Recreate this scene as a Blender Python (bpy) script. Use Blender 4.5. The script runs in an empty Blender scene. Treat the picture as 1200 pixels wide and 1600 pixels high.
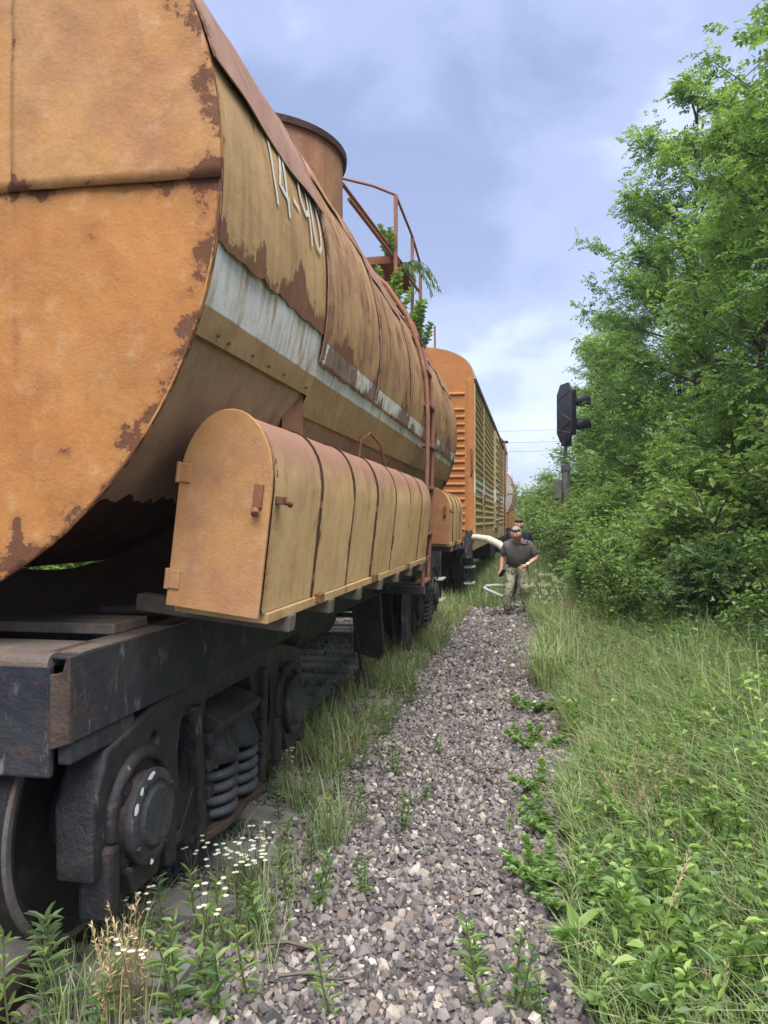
import bpy, bmesh, math, random
import numpy as np
from mathutils import Vector, Matrix, Euler
random.seed(7)
RNG = np.random.default_rng(11)
PI = math.pi
S = bpy.context.scene
COL = S.collection

# ------------------------------------------------------------------ camera, sky, sun, exposure
cam_d = bpy.data.cameras.new('camera')
cam = bpy.data.objects.new('camera', cam_d); COL.objects.link(cam); S.camera = cam
cam_d.sensor_fit = 'VERTICAL'; cam_d.sensor_height = 36.0; cam_d.lens = 36.0 * 1200 / 1600
cam_d.clip_start = 0.05; cam_d.clip_end = 4000
YAW = math.atan(230 / 1200); PITCH = math.atan(13 / 1200)
cam.location = (0, 0, 1.69); cam.rotation_euler = (PI / 2 + PITCH, 0, YAW)

SUN_EL, SUN_AZ = math.radians(66), math.radians(160)      # azimuth clockwise from +Y
W = bpy.data.worlds.new('World'); S.world = W; W.use_nodes = True
wt = W.node_tree; wt.nodes.clear()
def wn(t): return wt.nodes.new(t)
w_out = wn('ShaderNodeOutputWorld'); w_bg = wn('ShaderNodeBackground')
w_sky = wn('ShaderNodeTexSky'); w_sky.sky_type = 'NISHITA'; w_sky.sun_disc = False
w_sky.sun_elevation = SUN_EL; w_sky.sun_rotation = SUN_AZ; w_sky.air_density = 1.0; w_sky.dust_density = 1.5
w_tc = wn('ShaderNodeTexCoord'); w_sep = wn('ShaderNodeSeparateXYZ'); wt.links.new(w_tc.outputs['Generated'], w_sep.inputs[0])
def wm(op, a, b=None, c=None):
    n = wn('ShaderNodeMath'); n.operation = op
    for i, x in enumerate((a, b, c)):
        if x is None: continue
        if isinstance(x, (int, float)): n.inputs[i].default_value = x
        else: wt.links.new(x, n.inputs[i])
    return n.outputs[0]
zz = wm('MAXIMUM', w_sep.outputs[2], 0.0)
den = wm('ADD', zz, 0.30)
w_cmb = wn('ShaderNodeCombineXYZ')
wt.links.new(wm('DIVIDE', w_sep.outputs[0], den), w_cmb.inputs[0]); wt.links.new(wm('DIVIDE', w_sep.outputs[1], den), w_cmb.inputs[1])
def wnoise(scale, detail, rough, dist, off):
    mp = wn('ShaderNodeMapping'); mp.inputs['Location'].default_value = off; mp.inputs['Scale'].default_value = (1.0, 0.8, 1)
    mp.inputs['Rotation'].default_value = (0, 0, 0.5)
    wt.links.new(w_cmb.outputs[0], mp.inputs[0])
    n = wn('ShaderNodeTexNoise'); n.inputs['Scale'].default_value = scale; n.inputs['Detail'].default_value = detail
    n.inputs['Roughness'].default_value = rough; n.inputs['Distortion'].default_value = dist
    wt.links.new(mp.outputs[0], n.inputs['Vector']); return n.outputs['Fac']
def wramp(fac, stops):
    r = wn('ShaderNodeValToRGB'); e = r.color_ramp.elements
    while len(e) < len(stops): e.new(0.5)
    for i, (p, c) in enumerate(stops): e[i].position = p; e[i].color = (*c, 1)
    r.color_ramp.interpolation = 'EASE'
    wt.links.new(fac, r.inputs[0]); return r.outputs[0]
def wmix(fac, a, b):
    m = wn('ShaderNodeMix'); m.data_type = 'RGBA'
    wt.links.new(fac, m.inputs[0]) if not isinstance(fac, float) else setattr(m.inputs[0], 'default_value', fac)
    for i, x in ((6, a), (7, b)):
        if isinstance(x, tuple): m.inputs[i].default_value = (*x, 1)
        else: wt.links.new(x, m.inputs[i])
    return m.outputs[2]
big = wnoise(1.15, 3, 0.5, 0.25, (4.4, 6.6, 0)); small = wnoise(4.2, 9, 0.58, 0.35, (7.3, 2.2, 0))
blend = wm('ADD', wm('MULTIPLY', big, 0.70), wm('MULTIPLY', small, 0.30))
clouds = wramp(blend, [(0.40, (1.6, 2.05, 3.4)), (0.495, (2.35, 2.85, 4.35)), (0.565, (3.6, 4.05, 5.4)), (0.67, (6.2, 6.5, 7.2))])
hor = wm('POWER', wm('SUBTRACT', 1.0, zz), 5.0)
clouds = wmix(wm('MULTIPLY', hor, 0.5), clouds, (5.2, 5.8, 7.3))
skymix = wmix(0.86, w_sky.outputs[0], clouds)
wt.links.new(skymix, w_bg.inputs[0]); w_bg.inputs[1].default_value = 0.0435
wt.links.new(w_bg.outputs[0], w_out.inputs[0])

sun_d = bpy.data.lights.new('sun', 'SUN'); sun_d.energy = 1.5; sun_d.angle = math.radians(60); sun_d.color = (1.0, 0.95, 0.87)
sun = bpy.data.objects.new('sun', sun_d); COL.objects.link(sun)
sd = Vector((math.sin(SUN_AZ) * math.cos(SUN_EL), math.cos(SUN_AZ) * math.cos(SUN_EL), math.sin(SUN_EL)))
sun.rotation_euler = (-sd).to_track_quat('-Z', 'Y').to_euler(); sun.location = sd * 60
S.view_settings.view_transform = 'Standard'; S.view_settings.look = 'None'; S.view_settings.gamma = 1.0
S.view_settings.use_curve_mapping = False; S.view_settings.exposure = 2.4
S.render.engine = 'CYCLES'; S.cycles.use_denoising = True; S.cycles.max_bounces = 8; S.cycles.transparent_max_bounces = 8
S.cycles.diffuse_bounces = 4

# ------------------------------------------------------------------ material helpers
class NT:
    def __init__(s, name):
        s.m = bpy.data.materials.new(name); s.m.use_nodes = True; s.t = s.m.node_tree
        s.b = s.t.nodes['Principled BSDF']; s.out = s.t.nodes['Material Output']
        s.b.inputs['Roughness'].default_value = 0.75
    def n(s, t, **kw):
        x = s.t.nodes.new(t)
        for k, v in kw.items(): setattr(x, k, v)
        return x
    def set(s, sock, v):
        if isinstance(v, bpy.types.NodeSocket): s.t.links.new(v, sock)
        elif isinstance(v, tuple) and len(v) == 3 and sock.type == 'RGBA': sock.default_value = (*v, 1)
        else: sock.default_value = v
    def obj(s): return s.n('ShaderNodeTexCoord').outputs['Object']
    def map(s, v, scale=(1, 1, 1), loc=(0, 0, 0)):
        x = s.n('ShaderNodeMapping'); s.set(x.inputs[0], v); x.inputs['Scale'].default_value = scale; x.inputs['Location'].default_value = loc
        return x.outputs[0]
    def noise(s, v, scale, detail=6, rough=0.55, dist=0.0):
        x = s.n('ShaderNodeTexNoise'); s.set(x.inputs['Vector'], v)
        x.inputs['Scale'].default_value = scale; x.inputs['Detail'].default_value = detail
        x.inputs['Roughness'].default_value = rough; x.inputs['Distortion'].default_value = dist
        return x.outputs['Fac']
    def voro(s, v, scale, feature='F1', out='Distance', rnd=1.0):
        x = s.n('ShaderNodeTexVoronoi', feature=feature); s.set(x.inputs['Vector'], v); x.inputs['Scale'].default_value = scale
        x.inputs['Randomness'].default_value = rnd
        return x.outputs[out]
    def ramp(s, fac, stops, interp='LINEAR'):
        x = s.n('ShaderNodeValToRGB'); e = x.color_ramp.elements; x.color_ramp.interpolation = interp
        while len(e) < len(stops): e.new(0.5)
        for i, (p, c) in enumerate(stops):
            e[i].position = p; e[i].color = (*c, 1) if isinstance(c, tuple) else (c, c, c, 1)
        s.set(x.inputs[0], fac); return x.outputs[0]
    def mix(s, fac, a, b, mode='MIX'):
        x = s.n('ShaderNodeMix', data_type='RGBA', blend_type=mode)
        s.set(x.inputs[0], fac); s.set(x.inputs[6], a); s.set(x.inputs[7], b); return x.outputs[2]
    def math(s, op, a, b=0.0, c=0.0, clamp=False):
        x = s.n('ShaderNodeMath', operation=op, use_clamp=clamp)
        s.set(x.inputs[0], a); s.set(x.inputs[1], b); s.set(x.inputs[2], c); return x.outputs[0]
    def step(s, v, lo, hi):
        x = s.n('ShaderNodeMapRange'); x.interpolation_type = 'SMOOTHSTEP'; s.set(x.inputs[0], v)
        x.inputs[1].default_value = lo; x.inputs[2].default_value = hi; return x.outputs[0]
    def sep(s, v):
        x = s.n('ShaderNodeSeparateXYZ'); s.set(x.inputs[0], v); return x.outputs
    def bump(s, h, strength=0.4, dist=0.01, prev=None):
        x = s.n('ShaderNodeBump'); x.inputs['Strength'].default_value = strength; x.inputs['Distance'].default_value = dist
        s.set(x.inputs['Height'], h)
        if prev is not None: s.set(x.inputs['Normal'], prev)
        return x.outputs[0]
    def done(s, col, rough=None, normal=None, metal=None, spec=None):
        s.set(s.b.inputs['Base Color'], col)
        if rough is not None: s.set(s.b.inputs['Roughness'], rough)
        if normal is not None: s.set(s.b.inputs['Normal'], normal)
        if metal is not None: s.set(s.b.inputs['Metallic'], metal)
        if spec is not None: s.set(s.b.inputs['Specular IOR Level'], spec)
        return s.m

RUST_D = (0.075, 0.026, 0.014); RUST_M = (0.20, 0.075, 0.032); RUST_P = (0.30, 0.155, 0.115)

def paint_mat(name, c1, c2, stain, stain_amt=0.5, rust_thr=0.66, streak_amt=0.4, crackle=0.5, grain=1.0, stripe=None, top=None, sheet=1.375, off=0.0, skirt=None, chip=None, rim=None, speck=None):
    """old oil paint on steel: tone drift, vertical runs, rust spots, fine grain, crackled patches.
    stripe=(z0,z1): white painted band; top=(z, colour, width): faded rusty upper face; chip=z: flaked film along a lap; rim=(zc, r): rusted circular edge"""
    k = NT(name); o = k.obj(); x, y, z = k.sep(o)[0:3]
    info = k.n('ShaderNodeObjectInfo'); sh = k.n('ShaderNodeVectorMath', operation='ADD'); k.set(sh.inputs[0], o)
    cx_ = k.n('ShaderNodeCombineXYZ'); k.set(cx_.inputs[0], k.math('MULTIPLY', info.outputs['Random'], 31.0)); k.set(cx_.inputs[2], k.math('MULTIPLY', info.outputs['Random'], 17.0)); k.set(sh.inputs[1], cx_.outputs[0]); q = sh.outputs[0]
    n1 = k.noise(q, 1.1, 6, 0.6, 0.5); n2 = k.noise(k.map(q, loc=(5, 2, 9)), 3.4, 9, 0.62, 0.3); n3 = k.noise(k.map(q, loc=(2, 8, 4)), 11, 8, 0.65); fine = k.noise(q, 75 * grain, 4, 0.7)
    col = k.mix(k.ramp(n1, [(0.34, 0.0), (0.66, 1.0)]), c1, c2)
    col = k.mix(k.math('MULTIPLY', k.ramp(n2, [(0.46, 0.0), (0.70, 1.0)]), stain_amt), col, stain)
    col = k.mix(k.math('MULTIPLY', k.ramp(n3, [(0.54, 0.0), (0.70, 1.0)]), 0.40), col, k.mix(0.5, col, (0.62, 0.50, 0.32)))
    col = k.mix(k.math('MULTIPLY', k.ramp(n3, [(0.30, 1.0), (0.46, 0.0)]), 0.35), col, k.mix(0.5, col, RUST_M))
    st = k.noise(k.map(q, scale=(5, 5, 0.42)), 1.7, 6, 0.6); st2 = k.noise(k.map(q, scale=(17, 17, 0.7), loc=(3, 1, 0)), 1.3, 6, 0.62)
    if stripe:
        zz_ = k.math('ADD', z, k.math('MULTIPLY', k.math('SUBTRACT', n3, 0.5), 0.012))
        band = k.math('MULTIPLY', k.step(zz_, stripe[0], stripe[0] + 0.006), k.math('SUBTRACT', 1.0, k.step(zz_, stripe[1], stripe[1] + 0.006)))
        wear = k.ramp(k.math('ADD', k.math('MULTIPLY', st2, 0.5), k.math('MULTIPLY', st, 0.5)), [(0.56, 1.0), (0.68, 0.25)])
        wht = k.mix(k.ramp(st2, [(0.46, 0.0), (0.68, 1.0)]), (0.73, 0.73, 0.70), (0.54, 0.43, 0.26))
        col = k.mix(k.math('MULTIPLY', band, wear), col, wht)
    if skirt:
        low_tone = k.math('MULTIPLY', k.math('SUBTRACT', 1.0, k.step(z, skirt[0], skirt[1])), k.math('MULTIPLY_ADD', st, 0.9, 0.35))  # skirt colour turns darker and streaky towards the bottom
        col = k.mix(k.math('MULTIPLY', low_tone, 0.9, clamp=True), col, skirt[2])
    runs = k.math('MULTIPLY', k.ramp(k.math('ADD', k.math('MULTIPLY', st, 0.55), k.math('MULTIPLY', st2, 0.45)), [(0.50, 0.0), (0.64, 1.0)]), streak_amt)
    if stripe: runs = k.math('MULTIPLY', runs, k.math('MULTIPLY_ADD', band, -0.65, 1.0))
    col = k.mix(runs, col, k.mix(n3, RUST_M, (0.27, 0.13, 0.055)))
    if top:
        tm = k.step(k.math('ADD', z, k.math('MULTIPLY', k.math('SUBTRACT', n2, 0.5), 0.22)), top[0], top[0] + top[2])
        col = k.mix(k.math('MULTIPLY', tm, 0.85), col, k.mix(k.ramp(n1, [(0.4, 0.0), (0.6, 1.0)]), top[1], RUST_P))
    sp = k.noise(k.map(q, loc=(1, 7, 3)), 6, 12, 0.70)
    if rim:
        r = k.math('SQRT', k.math('ADD', k.math('POWER', x, 2.0), k.math('POWER', k.math('SUBTRACT', z, rim[0]), 2.0)))
        sp = k.math('ADD', sp, k.math('MULTIPLY', k.step(r, rim[1], rim[1] + .16), 0.17))
        sp = k.math('ADD', sp, k.math('MULTIPLY', k.math('SUBTRACT', 1.0, k.step(z, 1.3, 2.05)), 0.09))
        ds = k.math('ABSOLUTE', k.math('SUBTRACT', z, 2.84)); sp = k.math('ADD', sp, k.math('MULTIPLY', k.math('SUBTRACT', 1.0, k.step(ds, 0.0, 0.07)), 0.15))
        dv = k.math('ABSOLUTE', k.math('SUBTRACT', x, 0.835)); sp = k.math('ADD', sp, k.math('MULTIPLY', k.math('SUBTRACT', 1.0, k.step(dv, 0.0, 0.03)), 0.10))
    if sheet:
        fr = k.math('PINGPONG', k.math('SUBTRACT', y, off), sheet / 2)
        sp = k.math('ADD', sp, k.math('MULTIPLY', k.math('SUBTRACT', 1.0, k.step(fr, 0.004, 0.07)), 0.13))
    rm = k.ramp(sp, [(rust_thr, 0.0), (rust_thr + 0.03, 1.0)])
    if speck:
        sv = k.noise(k.map(q, scale=(1, 1, .30), loc=(9, 3, 2)), 9, 12, 0.74)
        sv = k.math('ADD', sv, k.math('MULTIPLY', k.math('SUBTRACT', n1, 0.5), 0.35))
        rm = k.math('MAXIMUM', rm, k.ramp(sv, [(speck, 0.0), (speck + 0.05, 0.85)]))
    halo = k.ramp(sp, [(rust_thr - 0.10, 0.0), (rust_thr, 0.55)])
    if chip is not None:
        hgt = k.math('MULTIPLY', k.ramp(k.noise(k.map(q, scale=(1, 2.2, .3), loc=(0, 4.4, 0)), 1.0, 2, 0.5), [(0.38, 0.0), (0.70, 1.0)]), 0.34)
        dz = k.math('SUBTRACT', k.math('SUBTRACT', z, chip), k.math('MULTIPLY', k.math('SUBTRACT', k.noise(k.map(q, scale=(1, 1, .75)), 13, 14, 0.80), 0.5), 0.46))
        cm = k.ramp(k.math('SUBTRACT', hgt, dz), [(0.05, 0.0), (0.062, 1.0)]); rm = k.math('MAXIMUM', rm, k.math('MULTIPLY', cm, k.math('MULTIPLY_ADD', n3, 0.5, 0.58), clamp=True))
    col = k.mix(halo, col, k.mix(0.55, col, RUST_M))
    col = k.mix(rm, col, k.mix(n3, k.mix(fine, RUST_D, RUST_M), (0.15, 0.075, 0.05)))
    col = k.mix(k.math('MULTIPLY', k.ramp(fine, [(0.48, 0.0), (0.75, 1.0)]), 0.30), col, k.mix(0.6, col, (0.10, 0.06, 0.035)))
    vd = k.voro(k.map(q, loc=(0.3, 0, 0.2)), 52 * grain, 'DISTANCE_TO_EDGE')
    crk = k.math('MULTIPLY', k.ramp(vd, [(0.0, 1.0), (0.05, 0.0)]), k.math('MULTIPLY', k.ramp(n2, [(0.50, 0.0), (0.66, 1.0)]), crackle * .7))
    col = k.mix(k.math('MULTIPLY', crk, 0.35), col, k.mix(0.5, col, RUST_D))
    h = k.math('SUBTRACT', k.math('MULTIPLY_ADD', n3, 1.0, k.math('MULTIPLY', fine, 0.55)), k.math('ADD', k.math('MULTIPLY', rm, 0.5), k.math('MULTIPLY', crk, 0.4)))
    nr = k.bump(h, 0.55, 0.007); nr = k.bump(k.noise(q, 2.0, 3, 0.5), 0.45, 0.05, nr)
    return k.done(col, k.math('MULTIPLY_ADD', rm, 0.2, 0.66), nr, spec=0.22)

def grime_mat(name, c1, c2, rust=0.3, white=0.0, scale=1.0, rough=0.62, spec=0.35):
    k = NT(name); o = k.obj()
    n1 = k.noise(o, 4 * scale, 9, 0.62, 0.3); n2 = k.noise(k.map(o, loc=(4, 4, 4)), 9 * scale, 10, 0.7); f = k.noise(o, 60, 6, 0.7)
    col = k.mix(k.ramp(n1, [(0.38, 0.0), (0.64, 1.0)]), c1, c2)
    col = k.mix(k.math('MULTIPLY', k.ramp(n2, [(0.53, 0.0), (0.66, 1.0)]), rust), col, (0.16, 0.07, 0.035))
    if white > 0:
        w = k.noise(k.map(o, scale=(14, 14, 3.5), loc=(2, 5, 1)), 1.3, 9, 0.72)
        col = k.mix(k.math('MULTIPLY', k.ramp(w, [(0.62 - 0.06 * white, 0.0), (0.70 - 0.06 * white, 0.8)]), k.ramp(n1, [(0.4, 0.0), (0.6, 1.0)])), col, (0.36, 0.36, 0.37))
    col = k.mix(k.math('MULTIPLY', f, 0.5), col, (0.01, 0.01, 0.011))
    nr = k.bump(k.math('ADD', k.math('MULTIPLY', n2, 0.9), k.math('MULTIPLY', f, 0.35)), 0.75, 0.018); nr = k.bump(k.noise(k.map(o, loc=(7, 1, 2)), 5 * scale, 3, 0.5), 0.6, 0.03, nr)
    return k.done(col, k.ramp(n2, [(0.3, rough - 0.14), (0.7, rough + 0.2)]), nr, spec=spec)

def leaf_mat(name, tint=(1, 1, 1), trans=0.45, rough=0.5, sheen=0.4):
    k = NT(name); a = k.n('ShaderNodeAttribute', attribute_name='Col'); c = k.mix(1.0, a.outputs['Color'], tint, 'MULTIPLY')
    k.done(c, rough, spec=sheen)
    tr = k.n('ShaderNodeBsdfTranslucent'); k.set(tr.inputs[0], k.mix(1.0, c, (1.15, 1.25, 0.55), 'MULTIPLY'))
    mx = k.n('ShaderNodeMixShader'); mx.inputs[0].default_value = trans
    k.t.links.new(k.b.outputs[0], mx.inputs[1]); k.t.links.new(tr.outputs[0], mx.inputs[2]); k.t.links.new(mx.outputs[0], k.out.inputs[0])
    return k.m

def plain_mat(name, c1, c2, scale=20, rough=0.7, bump=0.3, bdist=0.004, spec=0.4, metal=0.0):
    k = NT(name); o = k.obj(); n = k.noise(o, scale, 7, 0.6)
    return k.done(k.mix(k.ramp(n, [(0.35, 0.0), (0.65, 1.0)]), c1, c2), rough, k.bump(n, bump, bdist), metal, spec)

M = {}
M['end'] = paint_mat('ochre_end_paint', (0.450, 0.190, 0.055), (0.425, 0.225, 0.085), (0.30, 0.120, 0.050), 0.55, 0.665, 0.10, 1.0, 1.0, sheet=None, rim=(2.87, 1.42))
M['end_up'] = paint_mat('ochre_upper_end_paint', (0.430, 0.205, 0.068), (0.431, 0.258, 0.112), (0.31, 0.145, 0.090), 0.6, 0.675, 0.08, 0.3, 0.8, sheet=None, rim=(2.87, 1.42))
M['side'] = paint_mat('khaki_ochre_side_paint', (0.517, 0.339, 0.155), (0.448, 0.282, 0.127), (0.356, 0.201, 0.092), 0.6, 0.69, 0.55, 0.2, 1.0, chip=2.62)
M['side_rusty'] = paint_mat('streaked_rusty_side_paint', (0.482, 0.308, 0.146), (0.381, 0.213, 0.106), (0.224, 0.106, 0.062), 0.75, 0.64, 0.85, 0.2, 1.0, stripe=(2.50, 2.60), chip=2.50, speck=0.55)
M['top'] = paint_mat('faded_brown_roof_paint', (0.297, 0.165, 0.116), (0.352, 0.215, 0.154), (0.220, 0.105, 0.068), 0.7, 0.64, 0.5, 0.2, 1.0, speck=0.62)
M['band_sheet'] = paint_mat('striped_lower_paint', (0.448, 0.297, 0.146), (0.381, 0.241, 0.123), (0.302, 0.179, 0.090), 0.6, 0.73, 0.38, 0.1, 1.0, stripe=(2.425, 2.66))
M['skirt'] = paint_mat('low_dark_skirt_paint', (0.440, 0.297, 0.171), (0.374, 0.248, 0.154), (0.308, 0.193, 0.121), 0.5, 0.70, 0.45, 0.15, 1.0, stripe=(2.425, 2.62), skirt=(1.75, 2.3, (0.20, 0.13, 0.105)))
M['box_end'] = paint_mat('ochre_box_door_paint', (0.470, 0.263, 0.101), (0.437, 0.224, 0.095), (0.336, 0.157, 0.106), 0.75, 0.70, 0.1, 1.0, 1.5, sheet=None)
M['box_side'] = paint_mat('yellow_box_paint', (0.600, 0.410, 0.200), (0.555, 0.365, 0.170), (0.42, 0.245, 0.12), 0.6, 0.675, 0.30, 0.3, 1.3, top=(.47, (0.31, 0.155, 0.115), 0.18), sheet=4.48 / 7, off=.014)
M['box_brown'] = paint_mat('brown_box_paint', (0.40, 0.20, 0.085), (0.33, 0.15, 0.07), (0.25, 0.10, 0.05), 0.6, 0.69, 0.3, 0.3, 1.3, sheet=None)
M['dome'] = paint_mat('dome_paint', (0.36, 0.185, 0.08), (0.26, 0.13, 0.085), (0.21, 0.095, 0.066), 0.8, 0.69, 0.6, 0.1, 1.0, sheet=None)
M['rust'] = paint_mat('rusted_band', (0.17, 0.072, 0.038), (0.24, 0.11, 0.06), RUST_D, 0.7, 0.6, 0.4, 0.1, 2.0, sheet=None)
M['pipe'] = paint_mat('rusty_red_pipe', (0.23, 0.10, 0.075), (0.28, 0.14, 0.10), RUST_M, 0.6, 0.66, 0.2, 0.1, 2.0, sheet=None)
M['car_end'] = paint_mat('orange_wagon_end_paint', (0.43, 0.17, 0.05), (0.40, 0.165, 0.055), (0.31, 0.12, 0.042), 0.35, 0.76, 0.15, 0.1, 1.0, sheet=None)
M['car_side'] = paint_mat('cream_yellow_wagon_side_paint', (0.540, 0.416, 0.221), (0.486, 0.356, 0.173), (0.389, 0.265, 0.130), 0.4, 0.74, 0.3, 0.1, 1.0, stripe=(2.22, 2.60), sheet=None)
M['roof'] = paint_mat('grey_wagon_roof_paint', (0.40, 0.40, 0.40), (0.33, 0.32, 0.31), (0.26, 0.23, 0.2), 0.5, 0.75, 0.2, 0.1, 1.0, sheet=None)
M['seam'] = grime_mat('dark_rust_seam', (0.05, 0.028, 0.018), (0.11, 0.055, 0.03), 0.5)
M['shell'] = grime_mat('dark_rust_tank_shell', (0.05, 0.02, 0.015), (0.085, 0.032, 0.022), 0.4)
M['sill'] = grime_mat('blue_black_frame_paint', (0.017, 0.021, 0.031), (0.044, 0.045, 0.050), 0.45, 0.9)
M['sill_top'] = grime_mat('rust_dusted_frame_top', (0.13, 0.098, 0.082), (0.21, 0.165, 0.14), 0.45)
M['cast'] = grime_mat('black_oily_cast_steel', (0.006, 0.0075, 0.011), (0.022, 0.022, 0.025), 0.22, 0.25, 1.4, 0.48, 0.5)
M['cast_rust'] = grime_mat('rusty_cast_steel', (0.05, 0.036, 0.03), (0.095, 0.066, 0.05), 0.45, 0.0, 1.4)
M['wheel'] = grime_mat('grimy_wheel_steel', (0.006, 0.006, 0.008), (0.017, 0.015, 0.016), 0.2, 0.0, 1.2, 0.5)
M['tyre'] = grime_mat('worn_tyre_steel', (0.15, 0.14, 0.125), (0.07, 0.06, 0.055), 0.35)
M['spring'] = grime_mat('blue_grey_spring_steel', (0.045, 0.052, 0.068), (0.085, 0.090, 0.105), 0.35, 0.0, 1.5, 0.42, 0.5)
M['cover'] = grime_mat('grey_axle_cover', (0.030, 0.033, 0.040), (0.062, 0.065, 0.070), 0.2, 0.35, 1.6, 0.55)
M['railsteel'] = grime_mat('rusted_rail_steel', (0.05, 0.034, 0.026), (0.085, 0.06, 0.046), 0.4)
M['white_paint'] = plain_mat('chalky_white_paint', (0.66, 0.64, 0.58), (0.54, 0.51, 0.44), 30)
M['bird'] = plain_mat('white_droppings', (0.75, 0.75, 0.74), (0.6, 0.6, 0.6), 60)
M['concrete'] = plain_mat('weathered_concrete', (0.27, 0.26, 0.25), (0.19, 0.18, 0.17), 9, 0.9, 0.6, 0.01, 0.2)
M['wood'] = plain_mat('greyed_board', (0.15, 0.125, 0.10), (0.09, 0.07, 0.055), 14, 0.85)
M['signal'] = plain_mat('black_signal_enamel', (0.012, 0.014, 0.020), (0.024, 0.027, 0.036), 8, 0.5)
M['signal_line'] = plain_mat('grey_signal_steel', (0.11, 0.12, 0.14), (0.07, 0.08, 0.09), 8, 0.5)
M['post'] = plain_mat('concrete_post', (0.21, 0.19, 0.185), (0.145, 0.13, 0.13), 10, 0.9)
M['canvas'] = plain_mat('pale_canvas_hose', (0.62, 0.56, 0.45), (0.50, 0.45, 0.37), 25, 0.85)
M['cloth_white'] = plain_mat('white_rag', (0.70, 0.69, 0.66), (0.55, 0.54, 0.52), 25, 0.9)
M['pale_pipe'] = plain_mat('pale_grey_pipe', (0.45, 0.47, 0.43), (0.34, 0.36, 0.33), 20, 0.6)
M['wire'] = plain_mat('dark_wire', (0.09, 0.09, 0.10), (0.07, 0.07, 0.08), 5)
M['bark'] = plain_mat('grey_brown_bark', (0.105, 0.085, 0.065), (0.06, 0.048, 0.038), 12, 0.9, 0.8, 0.02, 0.2)
M['twig'] = plain_mat('olive_twig', (0.10, 0.105, 0.045), (0.07, 0.065, 0.035), 12, 0.85)
M['leaf'] = leaf_mat('locust_leaf'); M['leaf2'] = leaf_mat('broad_leaf', trans=0.42); M['grass'] = leaf_mat('grass_blade', trans=0.35)
M['straw'] = leaf_mat('straw_blade', trans=0.25, rough=0.7); M['petal'] = leaf_mat('white_petal', trans=0.2)
M['firleaf'] = leaf_mat('fir_needles', trans=0.1)
k = NT('crushed_stone'); a_ = k.n('ShaderNodeAttribute', attribute_name='Col'); o_ = k.obj(); nn = k.noise(o_, 60, 6, 0.7)
M['stone'] = k.done(k.mix(k.math('MULTIPLY', k.ramp(nn, [(0.4, 0.0), (0.7, 1.0)]), 0.45), a_.outputs['Color'], k.mix(0.5, a_.outputs['Color'], (0.06, 0.05, 0.05))), 0.85, k.bump(nn, 0.5, 0.004), spec=0.25)
STONE_COLS = np.array([(0.205, 0.187, 0.182), (0.15, 0.138, 0.140), (0.265, 0.24, 0.225), (0.115, 0.107, 0.112), (0.37, 0.32, 0.27), (0.25, 0.19, 0.17), (0.50, 0.46, 0.41), (0.20, 0.165, 0.155), (0.32, 0.285, 0.26)])
STONE_P = np.array([.22, .19, .15, .13, .08, .05, .035, .08, .065]); STONE_P = STONE_P / STONE_P.sum()
def solid_stone(i, c):
    k = NT('stone_tone_%d' % i); o = k.obj(); n = k.noise(o, 55, 7, 0.7); n2 = k.noise(o, 14, 4, 0.6)
    c2 = tuple(v * 0.62 for v in c)
    return k.done(k.mix(k.ramp(k.math('MULTIPLY_ADD', n, 0.6, k.math('MULTIPLY', n2, 0.4)), [(0.38, 0.0), (0.64, 1.0)]), c, c2), 0.85, k.bump(n, 0.5, 0.004), spec=0.25)

# ------------------------------------------------------------------ object helpers
def tag(o, label=None, cat=None, group=None, kind=None):
    if label: o['label'] = label
    if cat: o['category'] = cat
    if group: o['group'] = group
    if kind: o['kind'] = kind
    return o
def empty(name, loc=(0, 0, 0), rz=0.0, parent=None):
    o = bpy.data.objects.new(name, None); o.location = loc; o.rotation_euler = (0, 0, rz); o.empty_display_size = 0.2
    COL.objects.link(o); o.parent = parent; return o
def link(name, me, mat=None, parent=None, loc=None, rot=None):
    o = bpy.data.objects.new(name, me); COL.objects.link(o); o.parent = parent
    if mat is not None and len(me.materials) == 0: me.materials.append(mat)
    if loc is not None: o.location = loc
    if rot is not None: o.rotation_euler = rot
    return o
def copy_tree(o, parent=None):
    c = o.copy(); COL.objects.link(c); c.parent = parent
    for ch in list(o.children): copy_tree(ch, c)
    return c
def flatten(root):
    """keep thing > part > sub-part: anything deeper moves up to its part"""
    for part in list(root.children):
        for sub in list(part.children):
            if not sub.children: continue
            base = Matrix.LocRotScale(sub.location, sub.rotation_euler, sub.scale)
            for deep in list(sub.children):
                m = base @ Matrix.LocRotScale(deep.location, deep.rotation_euler, deep.scale); deep.parent = part
                deep.location, q_, deep.scale = m.decompose(); deep.rotation_euler = q_.to_euler()
            if sub.type == 'EMPTY': bpy.data.objects.remove(sub)
def np_mesh(name, V, F, mat=None, colors=None, smooth=False):
    """V (n,3); F (m,k) with one k"""
    V = np.ascontiguousarray(V, dtype=np.float32); F = np.ascontiguousarray(F, dtype=np.int32)
    me = bpy.data.meshes.new(name); m, kk = F.shape
    me.vertices.add(len(V)); me.vertices.foreach_set('co', V.ravel())
    me.loops.add(m * kk); me.loops.foreach_set('vertex_index', F.ravel())
    me.polygons.add(m); me.polygons.foreach_set('loop_start', np.arange(0, m * kk, kk, dtype=np.int32))
    me.polygons.foreach_set('loop_total', np.full(m, kk, dtype=np.int32))
    me.polygons.foreach_set('use_smooth', np.full(m, bool(smooth)))
    if colors is not None:
        at = me.color_attributes.new('Col', 'FLOAT_COLOR', 'POINT')
        c = np.ones((len(V), 4), dtype=np.float32); c[:, :3] = colors; at.data.foreach_set('color', c.ravel())
    me.update(); me.validate()
    if mat is not None: me.materials.append(mat)
    return me

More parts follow.
